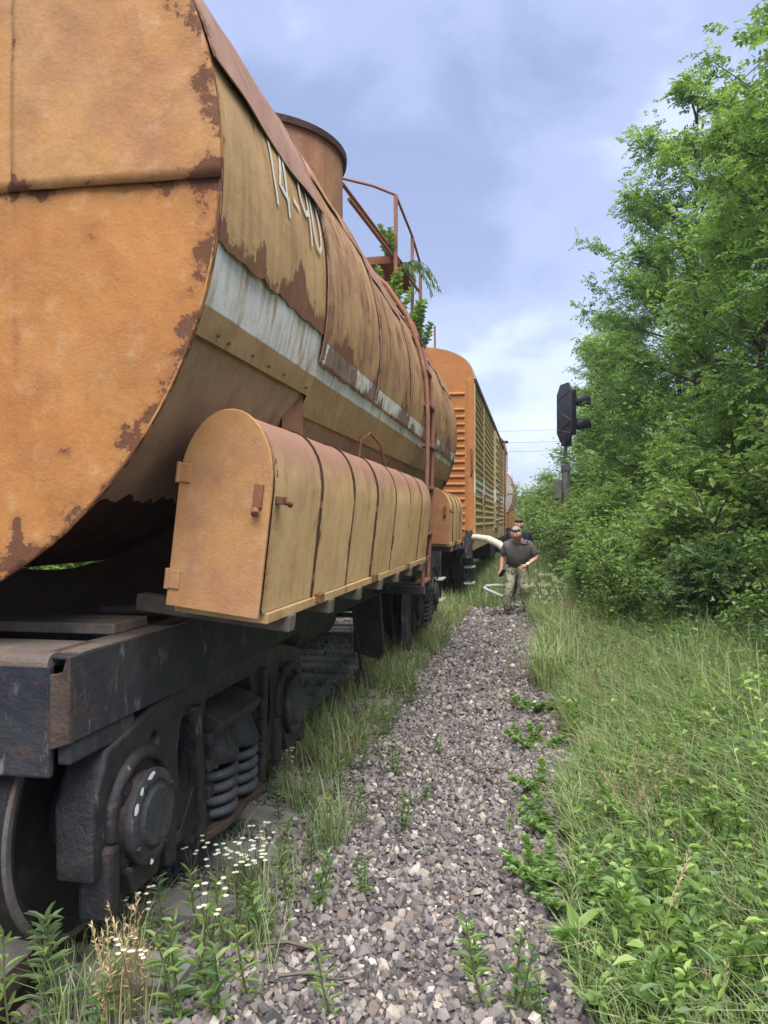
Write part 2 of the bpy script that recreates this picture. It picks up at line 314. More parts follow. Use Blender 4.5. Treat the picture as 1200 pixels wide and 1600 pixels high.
class MB:
    def __init__(s): s.v = []; s.f = []
    def add(s, vs, fs):
        b = len(s.v); s.v += [tuple(p) for p in vs]; s.f += [tuple(b + i for i in f) for f in fs]; return s
    def box(s, lo, hi, rot=None, piv=None):
        x0, y0, z0 = lo; x1, y1, z1 = hi
        vs = [Vector(p) for p in ((x0, y0, z0), (x1, y0, z0), (x1, y1, z0), (x0, y1, z0), (x0, y0, z1), (x1, y0, z1), (x1, y1, z1), (x0, y1, z1))]
        if rot:
            c = Vector(piv) if piv else (Vector(lo) + Vector(hi)) / 2; R = Euler(rot).to_matrix(); vs = [c + R @ (p - c) for p in vs]
        return s.add(vs, ((0, 3, 2, 1), (4, 5, 6, 7), (0, 1, 5, 4), (1, 2, 6, 5), (2, 3, 7, 6), (3, 0, 4, 7)))
    def tube(s, pts, r, n=8, cap=True):
        pts = [Vector(p) for p in pts]; rs = r if isinstance(r, (list, tuple)) else [r] * len(pts)
        ref = None; rings = []
        for i, p in enumerate(pts):
            d = (pts[min(i + 1, len(pts) - 1)] - pts[max(i - 1, 0)]).normalized()
            if ref is None: ref = d.orthogonal().normalized()
            else: ref = (ref - d * ref.dot(d)).normalized()
            bi = d.cross(ref)
            rings.append([p + (ref * math.cos(2 * PI * j / n) + bi * math.sin(2 * PI * j / n)) * rs[i] for j in range(n)])
        vs = [q for R in rings for q in R]; fs = []
        for i in range(len(pts) - 1):
            for j in range(n):
                a, b = i * n + j, i * n + (j + 1) % n; fs.append((a, b, b + n, a + n))
        if cap: fs.append(tuple(range(n))[::-1]); fs.append(tuple(range((len(pts) - 1) * n, len(pts) * n)))
        return s.add(vs, fs)
    def cyl(s, a, b, r, n=24, r2=None): return s.tube([a, b], [r, r if r2 is None else r2], n)
    def prism(s, poly, axis, a, b):
        """poly in the two other axes (in xyz order), extruded along axis from a to b"""
        def P(q, t):
            u, v = q
            return {'x': (t, u, v), 'y': (u, t, v), 'z': (u, v, t)}[axis]
        n = len(poly); vs = [P(q, a) for q in poly] + [P(q, b) for q in poly]
        fs = [tuple(range(n))[::-1], tuple(range(n, 2 * n))] + [(i, (i + 1) % n, n + (i + 1) % n, n + i) for i in range(n)]
        return s.add(vs, fs)
    def lathe(s, prof, origin, axis='x', n=32, caps=True):
        """prof: list of (t along axis, radius)"""
        vs = []; fs = []; o = Vector(origin)
        for t, r in prof:
            for j in range(n):
                c, q = r * math.cos(2 * PI * j / n), r * math.sin(2 * PI * j / n)
                vs.append(o + Vector({'x': (t, c, q), 'y': (c, t, q), 'z': (c, q, t)}[axis]))
        for i in range(len(prof) - 1):
            for j in range(n):
                a, b = i * n + j, i * n + (j + 1) % n; fs.append((a, b, b + n, a + n))
        if caps: fs.append(tuple(range(n))[::-1]); fs.append(tuple(range((len(prof) - 1) * n, len(prof) * n)))
        return s.add(vs, fs)
    def mesh(s, name, smooth=None):
        me = bpy.data.meshes.new(name); me.from_pydata(s.v, [], s.f); bm = bmesh.new(); bm.from_mesh(me)
        bmesh.ops.recalc_face_normals(bm, faces=bm.faces); bm.to_mesh(me); bm.free()
        if smooth is not None:
            for p in me.polygons: p.use_smooth = True
            try: me.set_sharp_from_angle(angle=math.radians(smooth))
            except Exception: pass
        return me
    def build(s, name, mat, parent=None, smooth=None, bevel=0.0, loc=None, rot=None):
        o = link(name, s.mesh(name, smooth), mat, parent, loc, rot)
        if bevel:
            m = o.modifiers.new('bevel', 'BEVEL'); m.width = bevel; m.segments = 2; m.limit_method = 'ANGLE'; m.angle_limit = math.radians(40)
        return o

def grid_solid(O, I):
    """O, I: (nu,nv,3) outer and inner sheets -> closed solid"""
    nu, nv, _ = O.shape; V = np.concatenate([O.reshape(-1, 3), I.reshape(-1, 3)]); n = nu * nv
    idx = np.arange(n).reshape(nu, nv)
    a = np.stack([idx[:-1, :-1], idx[1:, :-1], idx[1:, 1:], idx[:-1, 1:]], -1).reshape(-1, 4)
    b = a[:, ::-1] + n
    def strip(e): return np.stack([e[:-1], e[1:], e[1:] + n, e[:-1] + n], -1)
    F = np.concatenate([a, b, strip(idx[:, 0])[:, ::-1], strip(idx[:, -1]), strip(idx[0, :]), strip(idx[-1, :])[:, ::-1]])
    return V, F

def lump(x, y, s=0.0):
    return (np.sin(x * 1.7 + s) * np.cos(y * 1.3 + 2 * s) + 0.6 * np.sin(x * 3.9 + y * 2.7 + s * 3) + 0.4 * np.cos(x * 7.1 - y * 5.3 + s)) / 2.0

# ------------------------------------------------------------------ ground
def ground_z(x, y):
    x = np.asarray(x, float); y = np.asarray(y, float)
    sm = lambda t: np.clip(t, 0, 1) ** 2 * (3 - 2 * np.clip(t, 0, 1))
    z = 0.22 * sm((x - 0.30) / 1.8) - 0.06 * sm((-1.0 - x) / 0.5) + 0.012 * lump(x, y) - 0.25 * sm((-4.6 - x) / 2.5)
    return z + 0.05 * sm((np.abs(x) - 2) / 4) * lump(x * .6, y * .6, 2)
gx = np.concatenate([[-900, -500, -250, -120, -60, -35, -22, -15, -11], np.arange(-8, 8.01, 0.12), [9, 11, 15, 22, 35, 60, 120, 250, 500, 900]])
gy = np.concatenate([[-300, -120, -50, -20, -8], np.arange(-3, 30, 0.2), np.arange(30, 60, 2.0), [65, 75, 90, 120, 170, 260, 400, 700, 1200, 2000]])
GX, GY = np.meshgrid(gx, gy, indexing='ij'); GZ = ground_z(GX, GY)
idx = np.arange(GX.size).reshape(GX.shape)
gf = np.stack([idx[:-1, :-1], idx[1:, :-1], idx[1:, 1:], idx[:-1, 1:]], -1).reshape(-1, 4)
k = NT('earth_and_ballast'); o = k.obj(); x, y, z = k.sep(o)[0:3]
n1 = k.noise(o, 3, 8, 0.6); n2 = k.noise(o, 45, 6, 0.7); v = k.voro(o, 28, 'F1', 'Color'); vv = k.sep(v)[0]
grav = k.mix(n2, k.mix(vv, (0.10, 0.088, 0.085), (0.20, 0.175, 0.165)), (0.07, 0.06, 0.056))
soil = k.mix(n1, (0.075, 0.058, 0.036), (0.05, 0.052, 0.022)); soil = k.mix(k.ramp(n2, [(0.4, 0.0), (0.7, 0.7)]), soil, (0.045, 0.06, 0.018))
e1 = k.math('ADD', x, k.math('MULTIPLY', k.math('SUBTRACT', n1, 0.5), 0.6))
isg = k.math('MULTIPLY', k.step(e1, -4.7, -4.4), k.math('SUBTRACT', 1.0, k.step(e1, 0.22, 0.4)))
isg = k.math('MULTIPLY', isg, k.math('SUBTRACT', 1.0, k.step(y, 42, 60)))
M['ground'] = k.done(k.mix(isg, soil, grav), 0.95, k.bump(k.math('ADD', n2, k.voro(o, 28)), 0.8, 0.02), spec=0.1)
ground = link('ground', np_mesh('ground', np.stack([GX, GY, GZ], -1).reshape(-1, 3), gf, M['ground'], smooth=True)); tag(ground, 'strip of grey ballast and dark earth under the wagons and plants', 'ground', kind='structure')

# ------------------------------------------------------------------ railway track: sleepers and rails
TX = -2.6; RAIL = 0.08
track = tag(empty('railway_track', (TX, 0, 0)), 'rusty rails on weathered concrete sleepers half buried in ballast', 'railway track', kind='structure')
mb = MB()
prof = [(-.072, -.17), (.072, -.17), (.072, -.155), (.012, -.135), (.010, -.05), (.036, -.038), (.036, -.006), (.028, 0), (-.028, 0), (-.036, -.006), (-.036, -.038), (-.010, -.05), (-.012, -.135), (-.072, -.155)]
rail_me = MB().prism([(px, pz) for px, pz in prof], 'y', -6, 75).mesh('rail')
for sx in (-.796, .796): link('rail', rail_me, M['railsteel'], track, (sx, 0, RAIL))
smb = MB(); P = [(-1.35, -.125), (1.35, -.125), (1.35, .125), (-1.35, .125)]
vs = []
for (px, py) in P: vs.append((px, py, -.2))
for (px, py) in P: vs.append((px * .992, py * .86, 0))
sl_me = smb.add(vs, ((0, 3, 2, 1), (4, 5, 6, 7), (0, 1, 5, 4), (1, 2, 6, 5), (2, 3, 7, 6), (3, 0, 4, 7))).mesh('sleeper')
for i in range(66):
    y = -1.0 + .543 * i - .10
    o = link('sleeper', sl_me, M['concrete'], track, (random.uniform(-.03, .05), y, -.012 + random.uniform(-.015, .015)), (random.uniform(-.02, .02), random.uniform(-.012, .012), random.uniform(-.02, .02)))
    if i == 0: m = o.modifiers.new('bevel', 'BEVEL'); m.width = .015; m.segments = 2
fmb = MB().box((-.12, -.06, -.0), (.12, .06, .02)).cyl((.09, 0, 0), (.09, 0, .06), .018, 8).cyl((-.09, 0, 0), (-.09, 0, .06), .018, 8)
f_me = fmb.mesh('rail_clip')
for i in range(4, 20):
    link('rail_clip', f_me, M['railsteel'], track, (.796, -1.0 + .543 * i - .10, -.04))

# ------------------------------------------------------------------ ballast stones
def rand_rot(n):
    q = RNG.normal(size=(n, 4)); q /= np.linalg.norm(q, axis=1)[:, None]; w, x, y, z = q.T
    return np.stack([np.stack([1 - 2 * (y * y + z * z), 2 * (x * y - z * w), 2 * (x * z + y * w)], -1), np.stack([2 * (x * y + z * w), 1 - 2 * (x * x + z * z), 2 * (y * z - x * w)], -1), np.stack([2 * (x * z - y * w), 2 * (y * z + x * w), 1 - 2 * (x * x + y * y)], -1)], 1)
def hull_templates(m, npt=9):
    TV = []; TF = []
    while len(TV) < m:
        P_ = RNG.normal(size=(npt, 3)); P_ /= np.linalg.norm(P_, axis=1)[:, None]
        for _ in range(12):      # push the points apart a little, still uneven
            d_ = P_[:, None] - P_[None]; w_ = (d_ / (np.linalg.norm(d_, axis=2, keepdims=True) ** 3 + .05)).sum(1); P_ = P_ + .03 * w_; P_ /= np.linalg.norm(P_, axis=1)[:, None]
        b_ = bmesh.new(); vv_ = [b_.verts.new(p) for p in P_]; b_.verts.index_update(); bmesh.ops.convex_hull(b_, input=vv_); bmesh.ops.triangulate(b_, faces=b_.faces); b_.verts.index_update(); b_.verts.ensure_lookup_table()
        if len(b_.verts) == npt and len(b_.faces) == 2 * npt - 4:
            bmesh.ops.recalc_face_normals(b_, faces=b_.faces); TV.append([tuple(v.co) for v in b_.verts]); TF.append([[v.index for v in f.verts] for f in b_.faces])
        b_.free()
    return np.array(TV), np.array(TF)
HULL_V, HULL_F = hull_templates(48)
def stones(xy, size, zoff=0.0):
    n = len(xy); R = rand_rot(n); ti = RNG.integers(len(HULL_V), size=n)
    sc = size[:, None] * RNG.uniform(.75, 1.35, (n, 3)); sc[:, 2] *= .62
    V = np.einsum('nij,nvj->nvi', R, HULL_V[ti] * sc[:, None, :])
    V[:, :, 0] += xy[:, 0, None]; V[:, :, 1] += xy[:, 1, None]
    V[:, :, 2] += (ground_z(xy[:, 0], xy[:, 1]) + size * RNG.uniform(.0, .7, n) + zoff)[:, None]
    F = HULL_F[ti] + (np.arange(n) * HULL_V.shape[1])[:, None, None]
    c = STONE_COLS[RNG.choice(len(STONE_COLS), n, p=STONE_P)] * RNG.uniform(.68, 1.16, (n, 1))
    return V.reshape(-1, 3), F.reshape(-1, 3), np.repeat(c, HULL_V.shape[1], 0)
def jitter(x0, x1, y0, y1, d):
    gx_, gy_ = np.meshgrid(np.arange(x0, x1, d), np.arange(y0, y1, d)); p = np.stack([gx_.ravel(), gy_.ravel()], -1)
    return p + RNG.uniform(-.5, .5, p.shape) * d
def path_mask(p):
    edge = .30 + .10 * np.sin(p[:, 1] * 1.3) + .06 * np.sin(p[:, 1] * 3.7) - .012 * p[:, 1] + RNG.normal(0, .05, len(p))
    return p[:, 0] < edge
def off_sleeper(p):
    t = np.abs((p[:, 1] + 1.1 + .2715) % .543 - .2715); onsl = (t < .115) & (np.abs(p[:, 0] - TX) < 1.36)
    return (~onsl) | (RNG.random(len(p)) < .14)
near = jitter(-1.9, .62, 1.7, 6.5, .0225); near = near[path_mask(near)]; near = near[off_sleeper(near)]
mid = jitter(-1.7, .5, 6.5, 13.5, .034); mid = mid[path_mask(mid)]; mid = mid[off_sleeper(mid)]
farp = jitter(-1.6, .4, 13.5, 32, .075); farp = farp[path_mask(farp)]
trk = jitter(-4.4, -1.9, 1.2, 14, .056); trk = trk + RNG.uniform(-.06, .06, trk.shape); trk = trk[off_sleeper(trk)]
parts = [stones(near, RNG.gamma(7, .00205, len(near)))]
parts.append(stones(mid, RNG.gamma(9, .0022, len(mid))))
parts.append(stones(farp, RNG.gamma(9, .0044, len(farp))))
parts.append(stones(trk, RNG.gamma(9, .0036, len(trk))))
V = []; F = []; C = []; b = 0
for v_, f_, c_ in parts: V.append(v_); F.append(f_ + b); C.append(c_); b += len(v_)
gravel = link('gravel', np_mesh('gravel', np.concatenate(V), np.concatenate(F), M['stone'], np.concatenate(C)), parent=ground); gravel['kind'] = 'stuff'
stone_mats = [solid_stone(i, tuple(c)) for i, c in enumerate(STONE_COLS)]
stone_me = []
for i in range(27):
    v_ = HULL_V[i] * RNG.uniform(.75, 1.3, 3) * np.array([1, 1, .75]); stone_me.append(np_mesh('stone', v_, HULL_F[i], stone_mats[i % 9]))
big_xy = np.stack([RNG.uniform(-1.35, .25, 420), 1.9 + 3.1 * RNG.random(420) ** 1.3], -1); big_xy = big_xy[path_mask(big_xy)][:300]
for (px, py) in big_xy:
    r = RNG.uniform(.020, .033)
    o = link('stone', stone_me[RNG.integers(27)], None, ground, (px, py, float(ground_z(px, py)) + r * .45), tuple(RNG.uniform(0, 6, 3))); o.scale = (r, r, r * .85)

# ------------------------------------------------------------------ tank wagon (local frame: y=0 at the tank end, x=0 track centre)
ZC, R0, TL = 2.87, 1.58, 8.25
def cyl_sheet(name, mat, parent, y0, y1, t0, t1, R, th=.006, rag=0.0, seed=0, dent=.006, nu=28, nv=28, lift=0.0, rag_edge='low'):
    t0, t1 = math.radians(t0), math.radians(t1)
    u = np.linspace(0, 1, nu); v = np.linspace(0, 1, nv); U, Vv = np.meshgrid(u, v, indexing='ij')
    Y = y0 + (y1 - y0) * U
    rg = rag * (0.5 + 0.5 * np.sin(u * 23 + seed) * np.sin(u * 61 + 2 * seed) + .55 * np.random.default_rng(seed + 5).uniform(-1, 1, nu))
    lo = t0 + np.abs(rg)[:, None] / R
    T = lo + (t1 - lo) * Vv
    rr = R + dent * lump(Y * 2.2, T * 4, seed) + lift * (1 - Vv) ** 4 * (0.6 + .4 * np.sin(Y * 5 + seed))
    O = np.stack([rr * np.cos(T), Y, ZC + rr * np.sin(T)], -1); I = np.stack([(rr - th) * np.cos(T), Y, ZC + (rr - th) * np.sin(T)], -1)
    V_, F_ = grid_solid(O, I)
    me = np_mesh(name, V_, F_, mat, smooth=True)
    try: me.set_sharp_from_angle(angle=math.radians(50))
    except Exception: pass
    return link(name, me, None, parent)
def ring(name, mat, parent, y, w, R, th, t0=-180, t1=180, n=72):
    T = np.radians(np.linspace(t0, t1, n)); us = np.array([y - w / 2, y + w / 2])
    U, TT = np.meshgrid(us, T, indexing='ij')
    O = np.stack([(R + th) * np.cos(TT), U, ZC + (R + th) * np.sin(TT)], -1); I = np.stack([R * np.cos(TT), U, ZC + R * np.sin(TT)], -1)
    V_, F_ = grid_solid(O, I); me = np_mesh(name, V_, F_, mat, smooth=True)
    try: me.set_sharp_from_angle(angle=math.radians(40))
    except Exception: pass
    return link(name, me, None, parent)

def curve_plate(name, outlines, th, bevel, mat, parent, M4=None):
    """2D outlines (first outer, rest holes) -> filled, bevelled plate mesh; outline (u,v) -> local x,y; thickness on z; M4 places it"""
    cu = bpy.data.curves.new(name, 'CURVE'); cu.dimensions = '2D'; cu.fill_mode = 'BOTH'; cu.extrude = th / 2; cu.bevel_depth = bevel; cu.bevel_resolution = 2; cu.offset = -bevel
    for pts in outlines:
        sp = cu.splines.new('POLY'); sp.points.add(len(pts) - 1); sp.use_cyclic_u = True
        for p, (u, v) in zip(sp.points, pts): p.co = (u, v, 0, 1)
    ob = bpy.data.objects.new(name, cu); COL.objects.link(ob); bpy.context.view_layer.update()
    me = bpy.data.meshes.new_from_object(ob.evaluated_get(bpy.context.evaluated_depsgraph_get())); bpy.data.objects.remove(ob); bpy.data.curves.remove(cu)
    if M4 is not None: me.transform(M4)
    me.name = name; me.materials.clear(); me.materials.append(mat)
    for p in me.polygons: p.use_smooth = True
    try: me.set_sharp_from_angle(angle=math.radians(35))
    except Exception: pass
    return link(name, me, None, parent)
def oval(cu_, cv, ru, rv, n=20, p=2.0):
    o = []
    for i in range(n):
        a = 2 * PI * i / n; c, s_ = math.cos(a), math.sin(a)
        o.append((cu_ + ru * math.copysign(abs(c) ** (2 / p), c), cv + rv * math.copysign(abs(s_) ** (2 / p), s_)))
    return o
def smooth_poly(pts, it=2):
    for _ in range(it):
        q = []
        for i in range(len(pts)):
            a, b = pts[i], pts[(i + 1) % len(pts)]
            q += [(a[0] * .75 + b[0] * .25, a[1] * .75 + b[1] * .25), (a[0] * .25 + b[0] * .75, a[1] * .25 + b[1] * .75)]
        pts = q
    return pts
def YZ(sx, sy=0, sz=0):   # plate (u,v,t) -> (t, u, v) placed at x=sx
    return Matrix(((0, 0, 1, sx), (1, 0, 0, sy), (0, 1, 0, sz), (0, 0, 0, 1)))

def spring_mesh(R, r, z0, z1, turns):
    n = int(turns * 18); return MB().tube([(R * math.cos(2 * PI * turns * i / n), R * math.sin(2 * PI * turns * i / n), z0 + (z1 - z0) * i / n) for i in range(n + 1)], r, 8).mesh('spring', 60)
spring_me = spring_mesh(.108, .024, .245, .515, 4.6)

def make_bogie(parent, y, splash=False):
    bo = empty('bogie', (0, y, 0), 0, parent); WZ = RAIL + .475
    for s in (-.925, .925):
        for sx in (-1, 1):
            MB().lathe([(-.065, .43), (-.07, .47), (.062, .475), (.066, .43), (.03, .39), (.012, .30), (.016, .16), (.05, .13), (.05, .06)] if sx > 0 else [(.065, .43), (.07, .47), (-.062, .475), (-.066, .43), (-.03, .39), (-.012, .30), (-.016, .16), (-.05, .13), (-.05, .06)], (sx * .80, s, WZ), 'x', 48).build('wheel', M['wheel'], bo, 35)
            MB().lathe([(sx * .0665, .446), (sx * .068, .455), (sx * .067, .472), (sx * .060, .476), (sx * .052, .4762)], (sx * .80, s, WZ), 'x', 64, False).build('tyre_edge', M['tyre'], bo, 35)
        MB().cyl((-1.0, s, WZ), (1.0, s, WZ), .085, 16).build('axle', M['wheel'], bo, 40)
    for sx in (-1, 1):
        zr = RAIL
        outer = [(-1.24, .36), (-1.25, .62), (-1.16, .80), (-.80, .885), (-.55, .90), (.55, .90), (.80, .885), (1.16, .80), (1.25, .62), (1.24, .36), (1.08, .345), (1.075, .60), (.78, .60), (.755, .37), (.66, .36), (.47, .17), (.40, .125), (-.40, .125), (-.47, .17), (-.66, .36), (-.755, .37), (-.78, .60), (-1.075, .60), (-1.08, .345)]
        outer = [(a, b + zr - .02) for a, b in outer]
        h1 = [(a, b + zr) for a, b in oval(-.53, .58, .085, .19, 18, 2.4)]; h2 = [(a, b + zr) for a, b in oval(.53, .58, .085, .19, 18, 2.4)]
        h0 = [(a, b + zr) for a, b in [(-.345, .24), (.345, .24), (.345, .60), (.29, .76), (-.29, .76), (-.345, .60)]]
        h3 = [(a, b + zr) for a, b in oval(-.80, .72, .035, .03, 12)]; h4 = [(a, b + zr) for a, b in oval(.80, .72, .035, .03, 12)]
        fr = curve_plate('side_frame', [outer, h1, h2, h0, h3, h4], .12, .018, M['cast'], bo, YZ(sx * 1.02))
        # raised ribs around the pedestal and along the lower chord
        for s in (-1, 1):
            rb = MB(); ax = s * .925
            arc = [(sx * 1.10, ax + .22 * math.cos(a), zr + .50 + .20 * math.sin(a)) for a in np.linspace(-.25, PI + .25, 14)]
            rb.tube(arc, .030, 8); rb.build('pedestal_rib', M['cast'], fr, 50)
            MB().box((sx * 1.06 - .035, s * .39, zr + .16), (sx * 1.06 + .075, s * .45, zr + .78), (0.10 * s * -1, 0, 0)).build('column_rib', M['cast'], fr, bevel=.012)
            g = MB().prism([(s * .345, zr + .22), (s * .62, zr + .22), (s * .40, zr + .46)], 'x', sx * 1.085, sx * 1.105); g.build('gusset', M['cast'], fr)
            for j, zz_ in enumerate((.33, .45, .57)):
                MB().box((sx * 1.05, s * .35 - .03, zr + zz_), (sx * 1.05 + sx * .10 if sx > 0 else sx * 1.15, s * .35 + .03, zr + zz_ + .06)).build('friction_wedge', M['cast'], fr, bevel=.01) if sx > 0 else None
        # spring seat, springs, bolster end
        seat = smooth_poly([(-.42, .97), (-.42, 1.10), (-.28, 1.16), (-.02, 1.17), (.06, 1.14), (.30, 1.17), (.42, 1.10), (.42, .97)], 1)
        MB().prism([(sx * q, p) for p, q in seat], 'z', zr + .13, zr + .165).build('spring_plate', M['cast_rust'], bo, bevel=.006)
        for (oy, ox) in ((-.14, 1.055), (.14, 1.055), (-.14, .90), (.14, .90)):
            link('spring', spring_me, M['spring'], bo, (sx * ox, oy, zr - .07), (0, 0, random.uniform(0, 6)))
            if ox > 1:
                MB().lathe([(0, .13), (.02, .135), (.06, .125), (.16, .085)], (sx * ox, oy, zr + .445), 'z', 20).build('spring_cup', M['cast'], bo, 40)
        MB().prism([(sx * .60, zr + .60), (sx * 1.13, zr + .58), (sx * 1.17, zr + .65), (sx * 1.10, zr + .69), (sx * .6, zr + .80)], 'y', -.27, .27).build('bolster_end', M['cast_rust'], bo, bevel=.012)
        for s in (-1, 1):
            MB().prism([(sx * 1.0, zr + .46), (sx * 1.16, zr + .50), (sx * 1.14, zr + .60), (sx * 1.0, zr + .62)], 'y', s * .14 - .035, s * .14 + .035).build('bolster_web', M['cast'], bo, bevel=.008)
        # axle boxes
        for s in (-.925, .925):
            ab = empty('axle_box', (0, s, 0), 0, bo)
            MB().box((min(sx * .93, sx * 1.12), -.15, zr + .30), (max(sx * .93, sx * 1.12), .15, zr + .62)).build('axle_box_housing', M['cast'], ab, bevel=.03)
            MB().lathe([(sx * .94, .165), (sx * 1.12, .165), (sx * 1.135, .158)], (0, 0, WZ - .01), 'x', 32).build('axle_box_barrel', M['cast_rust'], ab, 40)
            MB().lathe([(sx * 1.13, .175), (sx * 1.142, .18), (sx * 1.158, .178), (sx * 1.164, .165), (sx * 1.168, .138), (sx * 1.160, .13), (sx * 1.163, .118), (sx * 1.178, .105), (sx * 1.182, .05), (sx * 1.182, .01)], (0, 0, WZ - .01), 'x', 40).build('axle_box_cover', M['cover'], ab, 30)
            for a in range(4):
                an = a * PI / 2 + .55; cy, cz = .155 * math.cos(an), .155 * math.sin(an)
                MB().cyl((sx * 1.158, cy, WZ - .01 + cz), (sx * 1.176, cy, WZ - .01 + cz), .014, 6).build('bolt', M['cast'], ab)
            if sx > 0 and splash and s < 0:
                for (a0, a1, sz) in ((1.62, 1.95, .020), (2.18, 2.36, .024), (2.55, 2.80, .026), (4.45, 4.6, .018)):
                    nn_ = 7; mb_ = MB(); vs = []
                    for u in np.linspace(0, 1, nn_):
                        an = a0 + (a1 - a0) * u; wd = sz * (.35 + .65 * math.sin(PI * u) * random.uniform(.6, 1.2))
                        for rr_ in (.166 - wd * .5 + random.uniform(-.004, .004), .172 + wd * .4): vs.append((sx * 1.1665, rr_ * math.cos(an), WZ - .01 + rr_ * math.sin(an)))
                    mb_.add(vs, [(2 * i_, 2 * i_ + 2, 2 * i_ + 3, 2 * i_ + 1) for i_ in range(nn_ - 1)]).build('white_splash', M['bird'], ab)
            MB().box((min(sx * 1.0, sx * 1.13), -.27, zr + .17), (max(sx * 1.0, sx * 1.13), -.19, zr + .44)).build('pedestal_jaw', M['cast'], ab, bevel=.02)
            MB().box((min(sx * 1.0, sx * 1.13), .19, zr + .17), (max(sx * 1.0, sx * 1.13), .27, zr + .44)).build('pedestal_jaw', M['cast'], ab, bevel=.02)
            MB().prism([(-.10, zr + .20), (.10, zr + .20), (.14, zr + .31), (-.14, zr + .31)], 'x', sx * 1.0, sx * 1.13).build('axle_box_foot', M['cast'], ab, bevel=.012)
    MB().box((-.75, -.24, zr + .36), (.75, .24, zr + .76)).build('bolster', M['cast'], bo, bevel=.02)
    MB().cyl((0, 0, zr + .7), (0, 0, .99), .17, 24).build('centre_pivot', M['cast'], bo, 40)
    for s in (-.42, .42):
        MB().tube([(-.95, s, zr + .30), (0, s * .8, zr + .26), (.95, s, zr + .30)], .03, 8).build('brake_beam', M['cast'], bo, 50)
    return bo

def arch_section(w, h, n=14, flat=.62):
    """points of an arched box section from bottom right, over the top, to bottom left; origin bottom centre"""
    pts = [(w / 2, 0), (w / 2, h * flat)]
    for i in range(1, n): 
        a = PI * i / n; pts.append((w / 2 * math.cos(a), h * flat + (h * (1 - flat)) * math.sin(a)))
    return pts + [(-w / 2, h * flat), (-w / 2, 0)]

def tool_box(parent, loc, lean, w, h, length, npan, door_mat, side_mat, ajar, name='tool_box', lift=0.0):
    tb = empty(name, loc, 0, parent); tb.rotation_euler = (0, lean, 0)
    sec = arch_section(w, h); pl = length / npan
    # end plate behind the door
    MB().prism(sec, 'y', .03, .04).build('end_plate', M['shell'], tb)
    MB().prism(sec, 'y', length - .01, length).build('end_plate', door_mat, tb)
    for i in range(npan):
        y0, y1 = .02 + i * pl, .02 + (i + 1) * pl - .020
        g = 0.010 * random.uniform(-.6, 1.0); s_ = arch_section(w + g, h + g * .5, 18)
        nvv = 10; ys = np.linspace(y0, y1, nvv); sp = np.array(s_); cen = np.array([0, h * .4])
        O = np.zeros((nvv, len(sp), 3)); I = np.zeros_like(O)
        for j, yy in enumerate(ys):
            wob = 1 + .006 * lump(np.full(len(sp), yy * 3), np.arange(len(sp)) * .6, i) + (.006 if j in (0, nvv - 1) else 0)
            q = cen + (sp - cen) * wob[:, None]; qi = cen + (sp - cen) * (wob - .03)[:, None]
            O[j, :, 0], O[j, :, 1], O[j, :, 2] = q[:, 0], yy, q[:, 1]; I[j, :, 0], I[j, :, 1], I[j, :, 2] = qi[:, 0], yy, qi[:, 1]
        if i % 3 == 1: O[:, :2, 0] += .006; I[:, :2, 0] += .006
        V_, F_ = grid_solid(O, I); F_ = F_[:, ::-1]; me = np_mesh('panel', V_, F_, side_mat, smooth=True)
        try: me.set_sharp_from_angle(angle=math.radians(40))
        except Exception: pass
        # shift object coordinates so neighbouring panels do not repeat
        link('panel', me, None, tb)
        if i < npan - 1:
            seam = arch_section(w + .016, h + .009, 18)
            MB().prism(seam, 'y', y1 + .001, y1 + .017).build('seam_strip', M['seam'], tb)
            for hz in (.10, .55):
                MB().cyl((w / 2 + .004, y1 + .006, h * hz), (w / 2 + .004, y1 + .006, h * hz + .035), .010, 6).build('hinge', M['rust'], tb)
    MB().box((-w / 2 - .005, .05, -.045), (w / 2 + .012, length, -.004)).build('base_rail', side_mat, tb, bevel=.004)
    for i in range(npan):
        MB().box((-w / 2 - .30, .30 + i * pl, -.11), (w / 2 + .025, .38 + i * pl, -.04)).build('support_block', M['wood'], tb, bevel=.006)
        if i % 2 == 0: MB().box((w / 2 + .005, .70 + i * pl, -.03), (w / 2 + .035, .77 + i * pl, .01)).build('catch', M['rust'], tb, bevel=.004)
    # hinged end door
    dr = empty('door_hinge_line', (-w / 2, .0, 0), 0, tb); dr.rotation_euler = (0, 0, -ajar)
    ds = [(px + w / 2, pz - .015 if pz < .01 else pz) for px, pz in arch_section(w + .02, h + .012, 18)]
    n = len(ds); 
    MB().prism(ds, 'y', -.016, .0).build('end_door', door_mat, dr, bevel=.004)
    for hz in (.07, .62):
        MB().box((-.012, -.024, h * hz), (.040, -.014, h * hz + .07)).cyl((-.012, -.022, h * hz - .004), (-.012, -.022, h * hz + .074), .010, 8).build('hinge', M['box_end'], dr, bevel=.003)
    MB().box((w - .055, -.03, h * .53), (w - .02, -.014, h * .53 + .09)).cyl((w - .04, -.03, h * .52), (w - .03, -.05, h * .50), .016, 8).build('hasp', M['rust'], dr, bevel=.004)
    MB().box((w / 2 - .002, .02, h * .56), (w / 2 + .03, .075, h * .56 + .03)).tube([(w / 2 + .03, .05, h * .575), (w / 2 + .045, .07, h * .57), (w / 2 + .04, .085, h * .56)], .012, 8).build('latch', M['rust'], tb, bevel=.003)
    return tb

